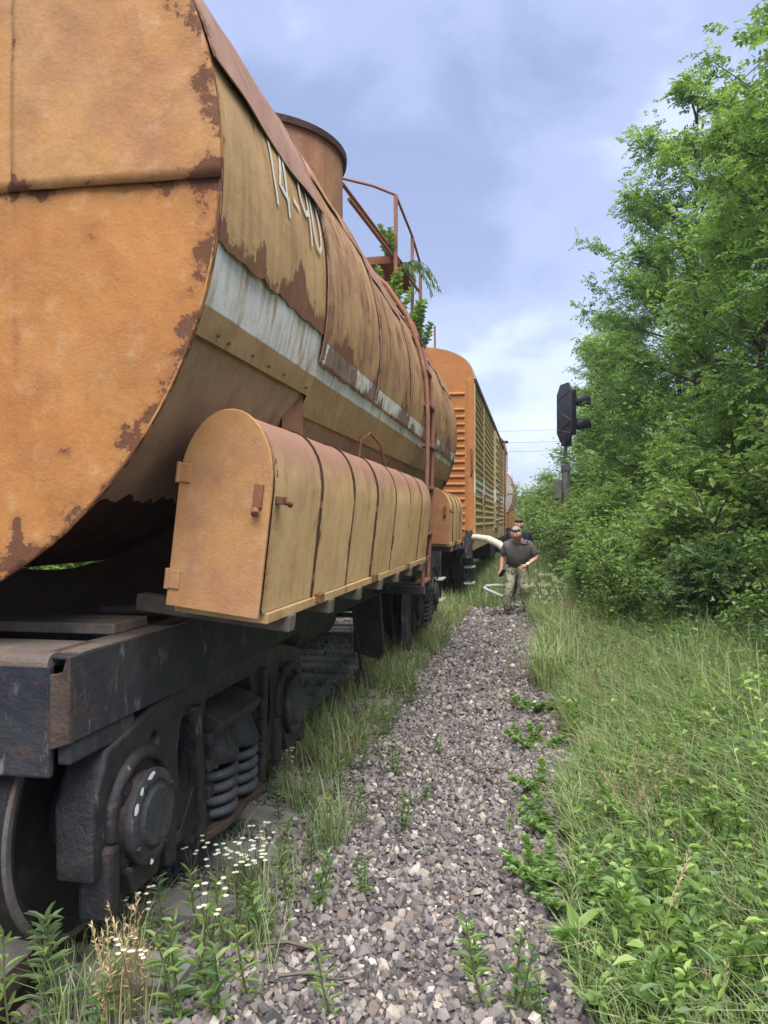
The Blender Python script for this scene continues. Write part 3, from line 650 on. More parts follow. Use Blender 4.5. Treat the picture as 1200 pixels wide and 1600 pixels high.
def make_tank_wagon():
    t = empty('tank_wagon', (TX, 2.4, 0))
    # inner pressure shell with dished ends
    prof = [(.10, .05), (.12, .6), (.2, 1.05), (.32, 1.30), (.5, 1.42), (TL - .5, 1.42), (TL - .32, 1.30), (TL - .2, 1.05), (TL - .12, .6), (TL - .1, .05)]
    MB().lathe(prof, (0, 0, ZC), 'y', 64).build('tank_shell', M['shell'], t, 40)
    # flat end cladding: upper sheets overlap the lower one
    def disc_part(name, mat, x0, x1, z0, z1, yo, seed, hole=None):
        xs = np.linspace(x0, x1, 40); zs = np.linspace(z0, z1, 40); U, Vv = np.meshgrid(xs, zs, indexing='ij')
        # squeeze the square grid into the disc
        Xc, Zc = U.copy(), Vv - ZC
        lim = np.sqrt(np.maximum(1.592 ** 2 - Zc ** 2, 0.0)); Xc = np.clip(Xc, -lim, lim)
        rr = np.sqrt(Xc ** 2 + Zc ** 2) / 1.59
        Y = yo - .035 * (1 - rr ** 2) - .006 * lump(Xc * 3, Zc * 3, seed) - .004 * lump(Xc * 9, Zc * 8, seed + 2)
        O = np.stack([Xc, Y, ZC + Zc], -1); I = O + np.array([0, .008, 0])
        V_, F_ = grid_solid(O, I); me = np_mesh(name, V_, F_, mat, smooth=True)
        bm = bmesh.new(); bm.from_mesh(me); bmesh.ops.remove_doubles(bm, verts=bm.verts, dist=.0004); bmesh.ops.recalc_face_normals(bm, faces=bm.faces); bm.to_mesh(me); bm.free()
        return link(name, me, None, t)
    zs_ = 2.83
    disc_part('end_sheet', M['end'], -.02, 1.6, ZC - 1.59, zs_ + .03, 0.0, 1)
    disc_part('end_sheet', M['end'], -1.6, -.025, ZC - 1.59, zs_ + .03, 0.0, 3)
    disc_part('end_sheet', M['end_up'], .83, 1.6, zs_, ZC + 1.585, -.016, 5)
    disc_part('end_sheet', M['end_up'], -1.6, .845, zs_, ZC + 1.585, -.012, 6)
    disc_part('end_sheet', M['end'], -1.6, 1.6, ZC - 1.59, ZC + 1.585, TL, 8)
    # side cladding in six bays
    L = TL / 6
    for sgn in (1, -1):
        for b in range(6):
            y0, y1 = b * L + .004, (b + 1) * L - .004; sd_ = b + (20 if sgn < 0 else 0)
            def A(a, c): return (a, c) if sgn > 0 else (180 - c, 180 - a)
            first = b == 0
            lo_up = -9 if first else -14
            seam = [13.6, 24, 20, 28, 22, 18][b]
            cyl_sheet('cladding_sheet', M['side'] if first else M['side_rusty'], t, y0, y1, *A(lo_up, seam + 1.5), R0 + .004, rag=.0 if sgn < 0 else .012, seed=sd_, lift=.006 if sgn > 0 else 0)
            cyl_sheet('cladding_sheet', M['top'] if b % 2 == 0 else M['side_rusty'], t, y0, y1, *A(seam, 47), R0 + .013, seed=sd_ + 7, lift=.022 if first and sgn > 0 else 0)
            cyl_sheet('cladding_sheet', M['top'], t, y0, y1, *A(46, 90), R0 + .021, seed=sd_ + 9)
            if first:
                cyl_sheet('cladding_sheet', M['band_sheet'], t, y0 + .005, y1 + .02, *A(-20.2, lo_up + 2), R0 - .007, seed=sd_ + 3)
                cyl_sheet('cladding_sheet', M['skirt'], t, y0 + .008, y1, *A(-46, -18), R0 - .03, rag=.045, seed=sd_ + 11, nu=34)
            else:
                cyl_sheet('cladding_sheet', M['band_sheet'], t, y0, y1, *A(-24, lo_up + 2), R0 - .009, seed=sd_ + 3)
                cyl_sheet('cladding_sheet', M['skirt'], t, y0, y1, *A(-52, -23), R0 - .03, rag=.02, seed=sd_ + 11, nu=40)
    for b in range(1, 6): ring('strap', M['top'], t, b * L, .05, R0 + .014, .007, -13, 193)
    for b in range(1, 6): ring('strap', M['skirt'], t, b * L, .02, R0 - .032, .010, -52, -24, 24)
    for (yc, a) in ((.2, -19), (.55, -19), (.95, -19), (1.3, -19), (.3, -19.2), (.75, -19.1)):
        ra = math.radians(a); MB().cyl((R0 * .985 * math.cos(ra), yc, ZC + R0 * .985 * math.sin(ra)), ((R0 + .006) * math.cos(ra), yc, ZC + (R0 + .002) * math.sin(ra)), .007, 6).build('rivet', M['rust'], t)
    ring('end_rim', M['end'], t, .004, .022, R0 + .003, .008, -46, 226)
    # painted number, strokes laid on the curved cladding
    def stroke(pts, w=.027):
        mbk = MB(); n = 4
        P = []
        for i in range(len(pts) - 1):
            for j in range(n): P.append(tuple(pts[i][q] + (pts[i + 1][q] - pts[i][q]) * j / n for q in (0, 1)))
        P.append(pts[-1]); Lf = []; Rt = []
        for i, p in enumerate(P):
            a = P[max(i - 1, 0)]; c = P[min(i + 1, len(P) - 1)]; d = Vector((c[0] - a[0], c[1] - a[1])).normalized(); nr = (-d.y, d.x)
            for side, lst in ((1, Lf), (-1, Rt)): lst.append((p[0] + nr[0] * w / 2 * side, p[1] + nr[1] * w / 2 * side))
        def onc(q, e):
            th = math.asin((q[1] - ZC) / R0); rr = R0 + .012 + e; return (rr * math.cos(th), q[0], ZC + rr * math.sin(th))
        vs = [onc(q, 0) for q in Lf] + [onc(q, 0) for q in Rt]; m_ = len(P)
        mbk.add(vs, [(i, i + 1, m_ + i + 1, m_ + i) for i in range(m_ - 1)]); return mbk
    digs = {'1': [[(.571, 3.234), (.566, 3.098), (.586, 2.978)]], '4': [[(.715, 3.235), (.641, 3.085), (.765, 3.063)], [(.760, 3.24), (.735, 3.1), (.746, 2.986)]],
            'dash': [[(.835, 3.105), (.915, 3.09)]], '9': [[(.985, 3.25), (.972, 3.17), (1.031, 3.114), (1.10, 3.15), (1.105, 3.25)], [(1.10, 3.19), (1.085, 2.985)]],
            '0': [[(1.165, 3.25), (1.15, 3.128), (1.168, 3.041), (1.221, 3.003), (1.262, 3.04), (1.28, 3.12), (1.272, 3.25)]]}
    for kname, strokes in digs.items():
        mm = MB()
        for s_ in strokes: q = stroke(s_); mm.add(q.v, q.f)
        mm.build('painted_dash' if kname == 'dash' else 'painted_digit', M['white_paint'], t)
    # torn flap of cladding above the tool box
    MB().prism([(1.40, 1.20), (1.46, 1.36), (1.445, 1.40), (1.385, 1.26)], 'z', 2.10, 2.36).build('torn_flap', M['side'], t, bevel=.003)
    # dome
    dome = MB().lathe([(4.2, .85), (5.10, .85)], (0, 4.55, 0), 'z', 64).build('dome', M['dome'], t, 40)
    MB().lathe([(5.10, .80), (5.10, .885), (5.155, .892), (5.17, .86), (5.24, .5), (5.26, .05)], (0, 4.55, 0), 'z', 64).build('dome_lid', M['shell'], dome, 30)
    # platform, posts and rails on the tank top
    pf = empty('platform', (0, 0, 0), 0, t)
    MB().box((-.9, 6.72, 4.86), (1.0, 7.95, 4.90)).build('deck', M['rust'], pf, bevel=.004)
    for yy in (6.74, 7.93): MB().box((-.9, yy - .03, 4.80), (1.0, yy + .03, 4.86)).build('deck_beam', M['rust'], pf, bevel=.004)
    for yy in (6.9, 7.8):
        for sx in (-.7, .8): MB().box((sx - .03, yy - .03, 4.2), (sx + .03, yy + .03, 4.82)).build('deck_leg', M['rust'], pf)
    for (px, py, zt_) in ((1.0, 6.70, 5.62), (1.0, 8.02, 5.60), (1.05, 8.45, 5.32)):
        MB().box((px - .022, py - .022, 4.2 if py < 8.4 else 4.3), (px + .022, py + .022, zt_)).build('rail_post', M['pipe'], pf, bevel=.004)
    MB().tube([(.15, 6.15, 5.66), (.45, 6.3, 5.69), (.75, 6.5, 5.67), (1.0, 6.70, 5.62), (1.0, 8.02, 5.60), (1.06, 8.45, 5.32)], .017, 8).build('hand_rail', M['pipe'], pf, 50)
    MB().tube([(.80, 4.85, 4.97), (1.02, 8.15, 5.02)], .020, 8).build('knee_rail', M['pipe'], pf, 50)
    MB().tube([(.84, 4.95, 4.86), (1.06, 8.2, 4.90)], .020, 8).build('knee_rail', M['pipe'], pf, 50)
    # ladder following the tank side down to the frame
    ld = empty('ladder', (0, 0, 0), 0, t)
    def lp(yy):
        pts = [(.62, yy, 4.42), (.95, yy, 4.22), (1.22, yy, 3.98), (1.42, yy, 3.68), (1.54, yy, 3.36), (1.61, yy, 3.05), (1.625, yy, 2.7), (1.62, yy, 2.3), (1.61, yy, 1.9), (1.59, yy, 1.45), (1.57, yy, 1.0)]
        return pts
    for yy in (4.92, 5.30): MB().tube(lp(yy), .022, 8).build('stile', M['pipe'], ld, 50)
    for i in range(10):
        u = .06 + i * .102; q = lp(4.92); s_ = u * (len(q) - 1); a = int(s_); f = s_ - a; p = Vector(q[a]).lerp(Vector(q[min(a + 1, len(q) - 1)]), f)
        MB().box((p.x - .06, 4.91, p.z - .014), (p.x + .03, 5.31, p.z + .014)).build('rung', M['pipe'], ld, bevel=.004)
    [MB().box((1.08, yb, .98), (1.60, yb + .08, 1.06)).build('ladder_bracket', M['sill'], ld, bevel=.008) for yb in (4.88, 5.26)]
    MB().box((1.10, 6.5, .22), (1.16, 6.85, .97)).build('hanger_plate', M['sill'], t, bevel=.008)
    # frame
    YE = 10.6
    for sx in (1, -1):
        c = [(sx * 1.10, .95), (sx * 1.10, 1.235), (sx * .985, 1.235), (sx * .985, 1.222), (sx * 1.086, 1.222), (sx * 1.086, .965), (sx * .985, .965), (sx * .985, .95)]
        MB().prism(c, 'y', -.072, YE).build('side_sill', M['sill'], t, bevel=.004)
        MB().box((min(sx * .98, sx * 1.098), -.03, 1.236), (max(sx * .98, sx * 1.098), YE, 1.242)).build('sill_flange', M['sill_top'], t)
    for y0 in (-.10, YE - .02):
        hs = MB().box((-1.03, y0, .83), (1.03, y0 + .03, 1.21)); hs.build('headstock', M['sill'], t, bevel=.01)
        pts = [(y0 + .015 + .035 - .035 * math.cos(a), 1.205 + .035 * math.sin(a)) for a in np.linspace(0, PI / 2, 6)]
        MB().prism([(y0, 1.20)] + [(y0 + .04 - .04 * math.cos(a), 1.20 + .042 * math.sin(a)) for a in np.linspace(0.1, PI / 2, 6)] + [(y0 + .30, 1.242), (y0 + .30, 1.230), (y0 + .04, 1.20)], 'x', -1.02, 1.02).build('headstock_flange', M['sill_top'], t)
    # corner closing plate with its ragged hole
    curve_plate('corner_plate', [[(0, -.03), (.088, .0), (.088, .285), (.075, .285), (.06, .235), (.02, .225), (.0, .24)]], .016, .004, M['cast_rust'], t, Matrix.Translation((1.012, -.083, .95)) @ Matrix(((1, 0, 0, 0), (0, 0, 1, 0), (0, 1, 0, 0), (0, 0, 0, 1))))
    MB().box((1.04, -.075, .87), (1.09, .35, .955)).build('corner_gusset', M['sill'], t, bevel=.01)
    MB().box((-.16, 0, .80), (-.02, YE - .1, 1.2)).box((.02, 0, .80), (.16, YE - .1, 1.2)).build('centre_sill', M['shell'], t)
    for yy in (.9, 3.4, 5.4, 7.4, 9.6): MB().box((-1.0, yy, 1.0), (1.0, yy + .12, 1.2)).build('cross_beam', M['sill'], t)
    MB().box((-.1, .35, 1.243), (1.0, .62, 1.285)).build('bearer_plank', M['wood'], t, bevel=.005)
    MB().box((.55, 1.0, 1.243), (1.12, 1.10, 1.275)).build('bearer_plank', M['wood'], t, bevel=.005)
    for yy in (1.3, 7.6):
        saddle = [(-1.15, 1.2), (1.15, 1.2), (1.15, 1.75)] + [(1.45 * math.cos(a), ZC + 1.45 * math.sin(a)) for a in np.linspace(math.radians(-42), math.radians(-138), 16)] + [(-1.15, 1.75)]
        MB().prism(saddle, 'y', yy - .05, yy + .05).build('saddle', M['shell'], t)
    MB().tube([(.62, 3.3, .82), (.62, 3.36, .82), (.62, 4.5, .82), (.62, 4.56, .82)], [.05, .21, .21, .05], 24).build('air_reservoir', M['cast'], t, 40)
    MB().tube([(.95, 4.6, 1.0), (.98, 4.6, .72), (1.0, 4.75, .35), (1.0, 4.8, .12)], .015, 8).build('brake_pipe', M['cast'], t, 60)
    MB().tube([(.80, .2, .90), (.80, 4.0, .87), (.80, YE - .3, .90)], .018, 8).build('train_pipe', M['cast'], t, 60)
    MB().prism([(.75, .30), (1.02, .22), (1.07, .30), (1.02, .96), (.75, .96)], 'y', 5.55, 5.66).build('brake_hanger', M['cast'], t)
    for yy in (9.9, 10.3):
        MB().box((1.10, yy, .35), (1.13, yy + .05, 1.2)).build('step_hanger', M['sill'], t)
    for zz_ in (.38, .72): MB().box((1.0, 9.86, zz_), (1.2, 10.4, zz_ + .025)).build('step_board', M['pale_pipe'], t, bevel=.004)
    make_bogie(t, 1.30, True); make_bogie(t, 8.60)
    for (ye, s) in ((-.12, -1), (YE + .03, 1)):
        MB().box((-.13, min(ye, ye + s * .55), .84), (.13, max(ye, ye + s * .55), 1.08)).box((-.17, min(ye + s * .4, ye + s * .85), .80), (.10, max(ye + s * .4, ye + s * .85), 1.12)).build('coupler', M['cast_rust'], t, bevel=.03)
    tool_box(t, (1.44, .30, 1.365), math.radians(6.5), .36, .73, 4.48, 7, M['box_end'], M['box_side'], math.radians(5))
    tool_box(t, (1.50, 6.20, 1.44), math.radians(1.5), .36, .61, 1.85, 4, M['box_brown'], M['box_side'], math.radians(0.5))
    MB().tube([(1.48, 2.55, 2.07), (1.49, 2.57, 2.22), (1.53, 2.68, 2.28), (1.58, 2.80, 2.21), (1.59, 2.88, 2.07), (1.64, 2.98, 1.98)], .009, 8).build('bent_wire', M['rust'], t, 60)
    # white splashes on the first axle box
    return t
tank = make_tank_wagon(); flatten(tank)
tag(tank, 'rusty ochre tank wagon with white stripe, number 14-90, dome and long arched tool box', 'tank wagon', 'wagons coupled in the train')

# ------------------------------------------------------------------ ribbed box wagon
def make_box_wagon():
    t = empty('box_wagon', (TX, 15.0, 0)); LW, HW, ZB, ZE = 17.0, 1.5, 1.38, 4.42
    MB().box((-HW, 0, ZB), (HW, LW, ZE)).build('body', M['car_side'], t)
    arc = [(HW * math.cos(a) if abs(math.cos(a)) > .999 else HW * math.copysign(abs(math.cos(a)) ** .72, math.cos(a)), ZE + .70 * math.sin(a) ** .85) for a in np.linspace(0.0, PI, 40)]
    MB().prism([(p[0] * 1.015, p[1] + .01) for p in arc], 'y', .02, LW + .0).build('roof', M['roof'], t, 30)
    MB().prism([(HW, ZB), (HW, ZE)] + arc[1:-1] + [(-HW, ZE), (-HW, ZB)], 'y', -.012, 0.012).build('end_wall', M['car_end'], t)
    MB().box((HW + .004, .0, ZE - .05), (HW + .055, LW, ZE + .03)).build('eave_gap_strip', M['shell'], t)  # dark strip standing in for the shaded gap beneath the eaves
    pr = [(0, -.030), (.035, -.012), (.035, .008), (0, .03)]
    rib_e = MB().prism([(-a - .012, z) for a, z in pr], 'x', -1.33, 1.33).mesh('rib')
    for i in range(17):
        link('rib', rib_e, M['car_end'], t, (0, 0, 1.52 + i * .146))
    link('rib', rib_e, M['car_end'], t, (0, 0, 4.16)); 
    for sx in (-1, 1): MB().box((min(sx * 1.38, sx * 1.512), -.03, ZB - .02), (max(sx * 1.38, sx * 1.512), .0 - .013, ZE)).build('corner_post', M['car_end'], t, bevel=.006)
    prs = [(0, -.030), (.028, -.012), (.028, .010), (0, .03)]
    for (y0, y1) in ((.16, 2.75), (2.95, 7.25), (9.75, 14.0), (14.2, 16.85)):
        rib_s = MB().prism([(HW + a, z) for a, z in prs], 'y', y0, y1).mesh('rib')
        for i in range(20): link('rib', rib_s, M['car_side'], t, (0, 0, 1.60 + i * .142))
    for yy in (.07, 2.85, 7.35, 9.65, 14.1, 16.93): MB().box((HW + .001, yy - .07, ZB - .0), (HW + .032, yy + .07, ZE - .06)).build('side_post', M['car_side'], t, bevel=.006)
    d = MB().box((HW + .002, 7.5, ZB + .08), (HW + .06, 9.5, ZE - .12)).build('door', M['car_side'], t, bevel=.01)
    rib_d = MB().prism([(HW + .06 + a, z) for a, z in prs], 'y', 7.6, 9.4).mesh('rib')
    for i in range(13): link('rib', rib_d, M['car_side'], d, (0, 0, 1.70 + i * .20))
    MB().tube([(HW + .06, 8.45, 1.9), (HW + .13, 8.45, 1.95), (HW + .13, 8.45, 2.35), (HW + .06, 8.45, 2.4)], .018, 8).build('handle', M['rust'], d, 50)
    MB().box((HW + .028, 2.2, 1.95), (HW + .05, 2.5, 2.28)).build('placard', M['car_side'], t, bevel=.004)
    MB().tube([(HW + .03, 1.55, 1.98), (HW + .11, 1.6, 2.0), (HW + .11, 1.6, 2.22), (HW + .03, 1.55, 2.24)], .014, 8).build('grab_handle', M['rust'], t, 50)
    MB().tube([(HW - .05, -.03, 3.05), (HW - .03, -.10, 3.08), (HW - .02, -.10, 2.6), (HW - .05, -.03, 2.56)], .016, 8).build('grab_handle', M['rust'], t, 50)
    ld = empty('ladder', (0, 0, 0), 0, t)
    for yy in (13.0, 13.45): MB().tube([(HW + .10, yy, .95), (HW + .10, yy, ZE + .1), (HW - .1, yy, ZE + .32)], .02, 8).build('stile', M['rust'], ld, 50)
    for i in range(11): MB().tube([(HW + .10, 13.0, 1.1 + i * .31), (HW + .10, 13.45, 1.1 + i * .31)], .014, 6).build('rung', M['rust'], ld)
    MB().box((HW - .1, 13.0, ZE + .10), (HW + .22, 13.6, ZE + .14)).build('ladder_step', M['shell'], ld)
    MB().box((HW - .04, .0, ZB - .27), (HW + .006, LW, ZB + .05)).build('side_skirt', M['car_side'], t, bevel=.006)
    MB().box((-HW + .05, -.02, ZB - .25), (HW - .05, .10, ZB)).build('headstock', M['sill'], t, bevel=.01)
    MB().box((HW - .16, -.05, .95), (HW - .02, .03, ZB + .12)).build('corner_bracket', M['sill'], t, bevel=.01)
    MB().box((-.2, .1, .85), (.2, LW - .1, 1.3)).build('centre_sill', M['shell'], t)
    MB().tube([(HW - .9, 6.6, .95), (HW - .9, 6.7, .95), (HW - .9, 8.4, .95), (HW - .9, 8.5, .95)], [.05, .22, .22, .05], 20).build('air_reservoir', M['cast'], t, 40)
    MB().box((.5, 9.5, .5), (1.3, 11.4, 1.1)).build('battery_chest', M['cast'], t, bevel=.02)
    for yy in (.35, .75): MB().box((HW - .1, yy, .42), (HW - .07, yy + .04, 1.15)).build('step_hanger', M['sill'], t)
    MB().box((HW - .22, .3, .42), (HW - .02, .84, .445)).build('step_board', M['pale_pipe'], t, bevel=.004)
    MB().box((HW - .22, .3, .74), (HW - .02, .84, .765)).build('step_board', M['pale_pipe'], t, bevel=.004)
    # vent stub and mast on the roof
    MB().box((.62, .30, 4.98), (.86, .52, 5.12)).build('roof_vent', M['roof'], t, bevel=.01)
    MB().tube([(.70, .4, 5.0), (.69, .4, 5.62)], .022, 8).build('roof_mast', M['pipe'], t, 50)
    b = [c for c in tank.children if c.name.startswith('bogie')][1]
    for yy in (2.6, 14.4): c = copy_tree(b, t); c.location = (0, yy, 0)
    MB().box((-.13, -.55, .84), (.13, .0, 1.08)).box((-.17, -.85, .80), (.10, -.4, 1.12)).build('coupler', M['cast_rust'], t, bevel=.03)
    return t
box_wagon = make_box_wagon(); box_wagon.rotation_euler.z = -math.radians(.25)
tag(box_wagon, 'orange and cream box wagon with ribbed walls and rounded grey roof', 'box wagon', 'wagons coupled in the train')
t2 = copy_tree(tank); t2.location = (TX + .22, 33.9, 0); t2.rotation_euler.z = -math.radians(.35)
for c in list(t2.children):                      # the second tank wagon carries no number
    if c.name.startswith('painted_'): bpy.data.objects.remove(c)
    elif c.name.startswith('tool_box'):
        for g in c.children:
            if g.name.startswith('end_door'): g.data = g.data.copy(); g.data.materials[0] = M['box_brown']
for c in t2.children:
    if c.name.startswith('end_sheet') or c.name.startswith('end_rim'): c.data = c.data.copy(); c.data.materials[0] = M['roof']
tag(t2, 'tank wagon with a brown tool box end, beyond the ribbed box wagon', 'tank wagon', 'wagons coupled in the train')

# canvas hose slung from the box wagon corner, rag tied round its coupling; pale pipe pieces by the steps
MB().tube([(-1.18, 15.05, 1.36), (-1.0, 14.9, 1.36), (-.8, 14.75, 1.33), (-.6, 14.6, 1.24), (-.45, 14.55, 1.12), (-.40, 14.6, .9), (-.42, 14.7, .5)], [.055, .06, .068, .072, .072, .07, .06], 12).build('hose_tube', M['canvas'], None, 60)
hose = bpy.data.objects['hose_tube']; hose.name = 'canvas_hose'
tag(hose, 'thick pale canvas hose hanging off the corner of the ribbed box wagon', 'hose')
rag = MB()
for i in range(9):
    a = i * .7; c = Vector((-1.16 + .05 * math.cos(a * 1.7), 15.03 + .03 * math.sin(a), 1.37 + .055 * math.sin(a * 1.3))); rag.lathe([(-.045, .012), (-.02, .04), (.02, .042), (.045, .012)], c, 'xyz'[i % 3], 7)
rag.build('knotted_rag', M['cloth_white'], hose, 30)
o = MB().tube([(-.35, 13.8, .52), (-.62, 13.95, .52), (-.80, 14.05, .50), (-.84, 14.05, .47), (-.80, 14.0, .44), (-.60, 13.85, .37), (-.34, 13.7, .30)], .030, 10).build('bent_pipe', M['pale_pipe'], None, 60)
tag(o, 'pale bent pipe sticking out at the knees of the man in camouflage trousers', 'pipe')

# ------------------------------------------------------------------ plants: leaf and blade makers
def nrm(a): return a / np.maximum(np.linalg.norm(a, axis=-1, keepdims=True), 1e-9)
def quads(n): return np.arange(n * 4, dtype=np.int32).reshape(n, 4)
def simple_leaves(P, D, L, Wd, col, tilt=.6, fold=.25, rng=RNG):
    n = len(P); D = nrm(D); up = np.array([0, 0, 1.0]) + rng.normal(0, tilt, (n, 3)); side = nrm(np.cross(D, up)); nn_ = np.cross(side, D)
    L = np.broadcast_to(L, n)[:, None]; Wd = np.broadcast_to(Wd, n)[:, None]
    mid_ = P + D * L * .45; l = mid_ - side * Wd / 2 + nn_ * Wd * fold; r = mid_ + side * Wd / 2 + nn_ * Wd * fold; tip = P + D * L - nn_ * L * .12
    V_ = np.stack([P, r, tip, l], 1).reshape(-1, 3); return V_, quads(n), np.repeat(col, 4, 0)
def fold_leaves(P, D, L, Wd, col, tilt=.3, fold=.22, rng=RNG):
    n = len(P); D = nrm(D); up = np.array([0, 0, 1.0]) + rng.normal(0, tilt, (n, 3)); side = nrm(np.cross(D, up)); nn_ = np.cross(side, D)
    L = np.broadcast_to(L, n)[:, None]; Wd = np.broadcast_to(Wd, n)[:, None]; a = P + D * L * .28 + nn_ * L * .03; b = P + D * L * .66 - nn_ * L * .02; f = nn_ * Wd * fold
    V_ = np.stack([P, a + side * Wd * .46 + f, b + side * Wd * .36 + f, P + D * L - nn_ * L * .16, b - side * Wd * .36 + f, a - side * Wd * .46 + f], 1).reshape(-1, 3)
    q = np.array([(0, 1, 2, 3), (0, 3, 4, 5)]); return V_, (q[None] + (np.arange(n) * 6)[:, None, None]).reshape(-1, 4).astype(np.int32), np.repeat(col, 6, 0)
def pinnate(P, D, L, npair, ll, lw, col, rng=RNG, droop=.25):
    n = len(P); D = nrm(D); up = np.array([0, 0, 1.0]) + rng.normal(0, .35, (n, 3)); side = nrm(np.cross(D, up)); out = [], [], []
    ts = np.linspace(.18, .95, npair); Pp = []; Dd = []; Cc = []
    for t in ts:
        base = P + D * (L * t)[:, None] - np.array([0, 0, 1.0]) * (L * droop * t * t)[:, None]
        for sg in (-1, 1):
            Pp.append(base); Dd.append(side * sg + D * .5 + np.array([0, 0, -.18]) + rng.normal(0, .18, (n, 3))); Cc.append(col * rng.uniform(.88, 1.12, (n, 1)))
    Pp.append(P + D * L[:, None] * .95 - np.array([0, 0, 1.0]) * (L * droop * .9)[:, None]); Dd.append(D + np.array([0, 0, -.4])); Cc.append(col)
    Pp = np.concatenate(Pp); Dd = np.concatenate(Dd); Cc = np.concatenate(Cc); m = len(Pp)
    return simple_leaves(Pp, Dd, ll * rng.uniform(.75, 1.2, m), lw * rng.uniform(.8, 1.2, m), Cc, .35, .12, rng)
def palette(n, cols, rng=RNG, p=None, var=.18):
    c = np.array(cols)[rng.choice(len(cols), n, p=p)]; return c * rng.uniform(1 - var, 1 + var, (n, 1))
GREENS = [(.205, .325, .095), (.16, .27, .085), (.26, .385, .12), (.125, .215, .075), (.31, .42, .145)]
DEEP = [(.135, .235, .09), (.17, .28, .10), (.11, .195, .08), (.21, .325, .11)]
LIME = [(.30, .43, .125), (.25, .385, .105), (.35, .47, .165), (.20, .32, .09)]
BLUEG = [(.155, .245, .125), (.19, .285, .145), (.13, .21, .11), (.225, .32, .155)]

def tree_meshes(seed, H, cr, z0, n_limb, n_sub, n_leaf, pal, kind='pinnate', up=.55, leafL=.20, pairs=5, ll=.052, lw=.026, trunk_r=.09, spread=.10, wisps=0):
    rng = np.random.default_rng(seed); wood = MB(); P = []; D = []
    lean = rng.normal(0, .04, 2); tp = [Vector((lean[0] * z * .6 + .05 * math.sin(z * 1.3 + seed), lean[1] * z * .6 + .05 * math.cos(z * 1.1 + seed), z)) for z in np.linspace(0, H * .96, 9)]
    wood.tube(tp, [trunk_r * (1 - .88 * i / 8) for i in range(9)], 8)
    for i in range(n_limb):
        f = (i + rng.random()) / n_limb; z = z0 + (H * .95 - z0) * f; prof_ = (.55 + 1.3 * f - 1.55 * f * f) if z0 > .5 else (.75 + .6 * f - 1.15 * f * f)
        ln = cr * max(prof_, .18) * rng.uniform(.65, 1.25); az = i * 2.4 + rng.uniform(-.4, .4); s_ = z / (H * .96) * 8; a = min(int(s_), 7); st = tp[a].lerp(tp[a + 1], s_ - a)
        e0 = rng.uniform(.15, .7) * up * 1.6; d = Vector((math.cos(az) * math.cos(e0), math.sin(az) * math.cos(e0), math.sin(e0)))
        pts = [st]; q = st.copy(); dd = d.copy()
        for j in range(4):
            q = q + dd * ln / 4; pts.append(q.copy()); dd = (dd + Vector((rng.normal(0, .12), rng.normal(0, .12), rng.normal(.02, .12)))).normalized()
        wood.tube(pts, [trunk_r * .34 * (1 - .2 * j) for j in range(5)], 5, False)
        for j in range(n_sub):
            t = rng.uniform(.22, 1.0) ** .8 * 3.999; a = int(t); b0 = pts[a].lerp(pts[a + 1], t - a); sl = rng.uniform(.22, .55) * (ln * .45 + .25)
            sd_ = (dd * .7 + Vector((rng.normal(0, .8), rng.normal(0, .8), rng.normal(.15, .5)))).normalized(); e = b0 + sd_ * sl + Vector((0, 0, -.05 * sl))
            wood.tube([b0, b0.lerp(e, .5) + Vector((0, 0, .03)), e], [.008, .006, .003], 3, False)
            for kx in range(n_leaf):
                u = rng.uniform(.12, 1.08); P.append(b0.lerp(e, u) + Vector(rng.normal(0, spread, 3))); D.append(sd_ * .45 + Vector((rng.normal(0, .75), rng.normal(0, .75), rng.normal(.0, .4))))
    for w_ in range(wisps):      # long shoots that break the outline
        f = rng.uniform(.25, 1.0); z = z0 + (H * .95 - z0) * f; az = rng.uniform(0, 2 * PI); s_ = z / (H * .96) * 8; a = min(int(s_), 7); st = tp[a]; prof_ = (.55 + 1.3 * f - 1.55 * f * f)
        ln = cr * max(prof_, .3) * rng.uniform(1.15, 1.5); d = Vector((math.cos(az), math.sin(az), rng.uniform(.25, 1.1))).normalized(); e = st + d * ln
        wood.tube([st, st.lerp(e, .6), e], [.02, .010, .004], 4, False)
        for kx in range(n_leaf * 4): u = rng.uniform(.55, 1.03); P.append(st.lerp(e, u) + Vector(rng.normal(0, .05, 3))); D.append(d * .5 + Vector(rng.normal(0, .7, 3)))
    P = np.array([tuple(p) for p in P]); D = np.array([tuple(p) for p in D]); n = len(P); col = palette(n, pal, rng)
    if kind == 'pinnate': V_, F_, C_ = pinnate(P, D, leafL * rng.uniform(.7, 1.2, n), pairs, ll, lw, col, rng)
    else: V_, F_, C_ = simple_leaves(P, D, ll * rng.uniform(.7, 1.25, n), lw * rng.uniform(.75, 1.2, n), col, .6, .2, rng)
    return wood.mesh('trunk', 60), np_mesh('crown', V_, F_, M['leaf'] if kind == 'pinnate' else M['leaf2'], C_)
def plant_tree(name, meshes, loc, rz, sc, label, cat, group, parts=('trunk', 'crown')):
    t = empty(name, (loc[0], loc[1], float(ground_z(loc[0], loc[1])) - .05), rz); t.scale = (sc, sc, sc) if isinstance(sc, (int, float)) else sc
    link(parts[0], meshes[0], M['bark'], t); link(parts[1], meshes[1], None, t); return tag(t, label, cat, group)

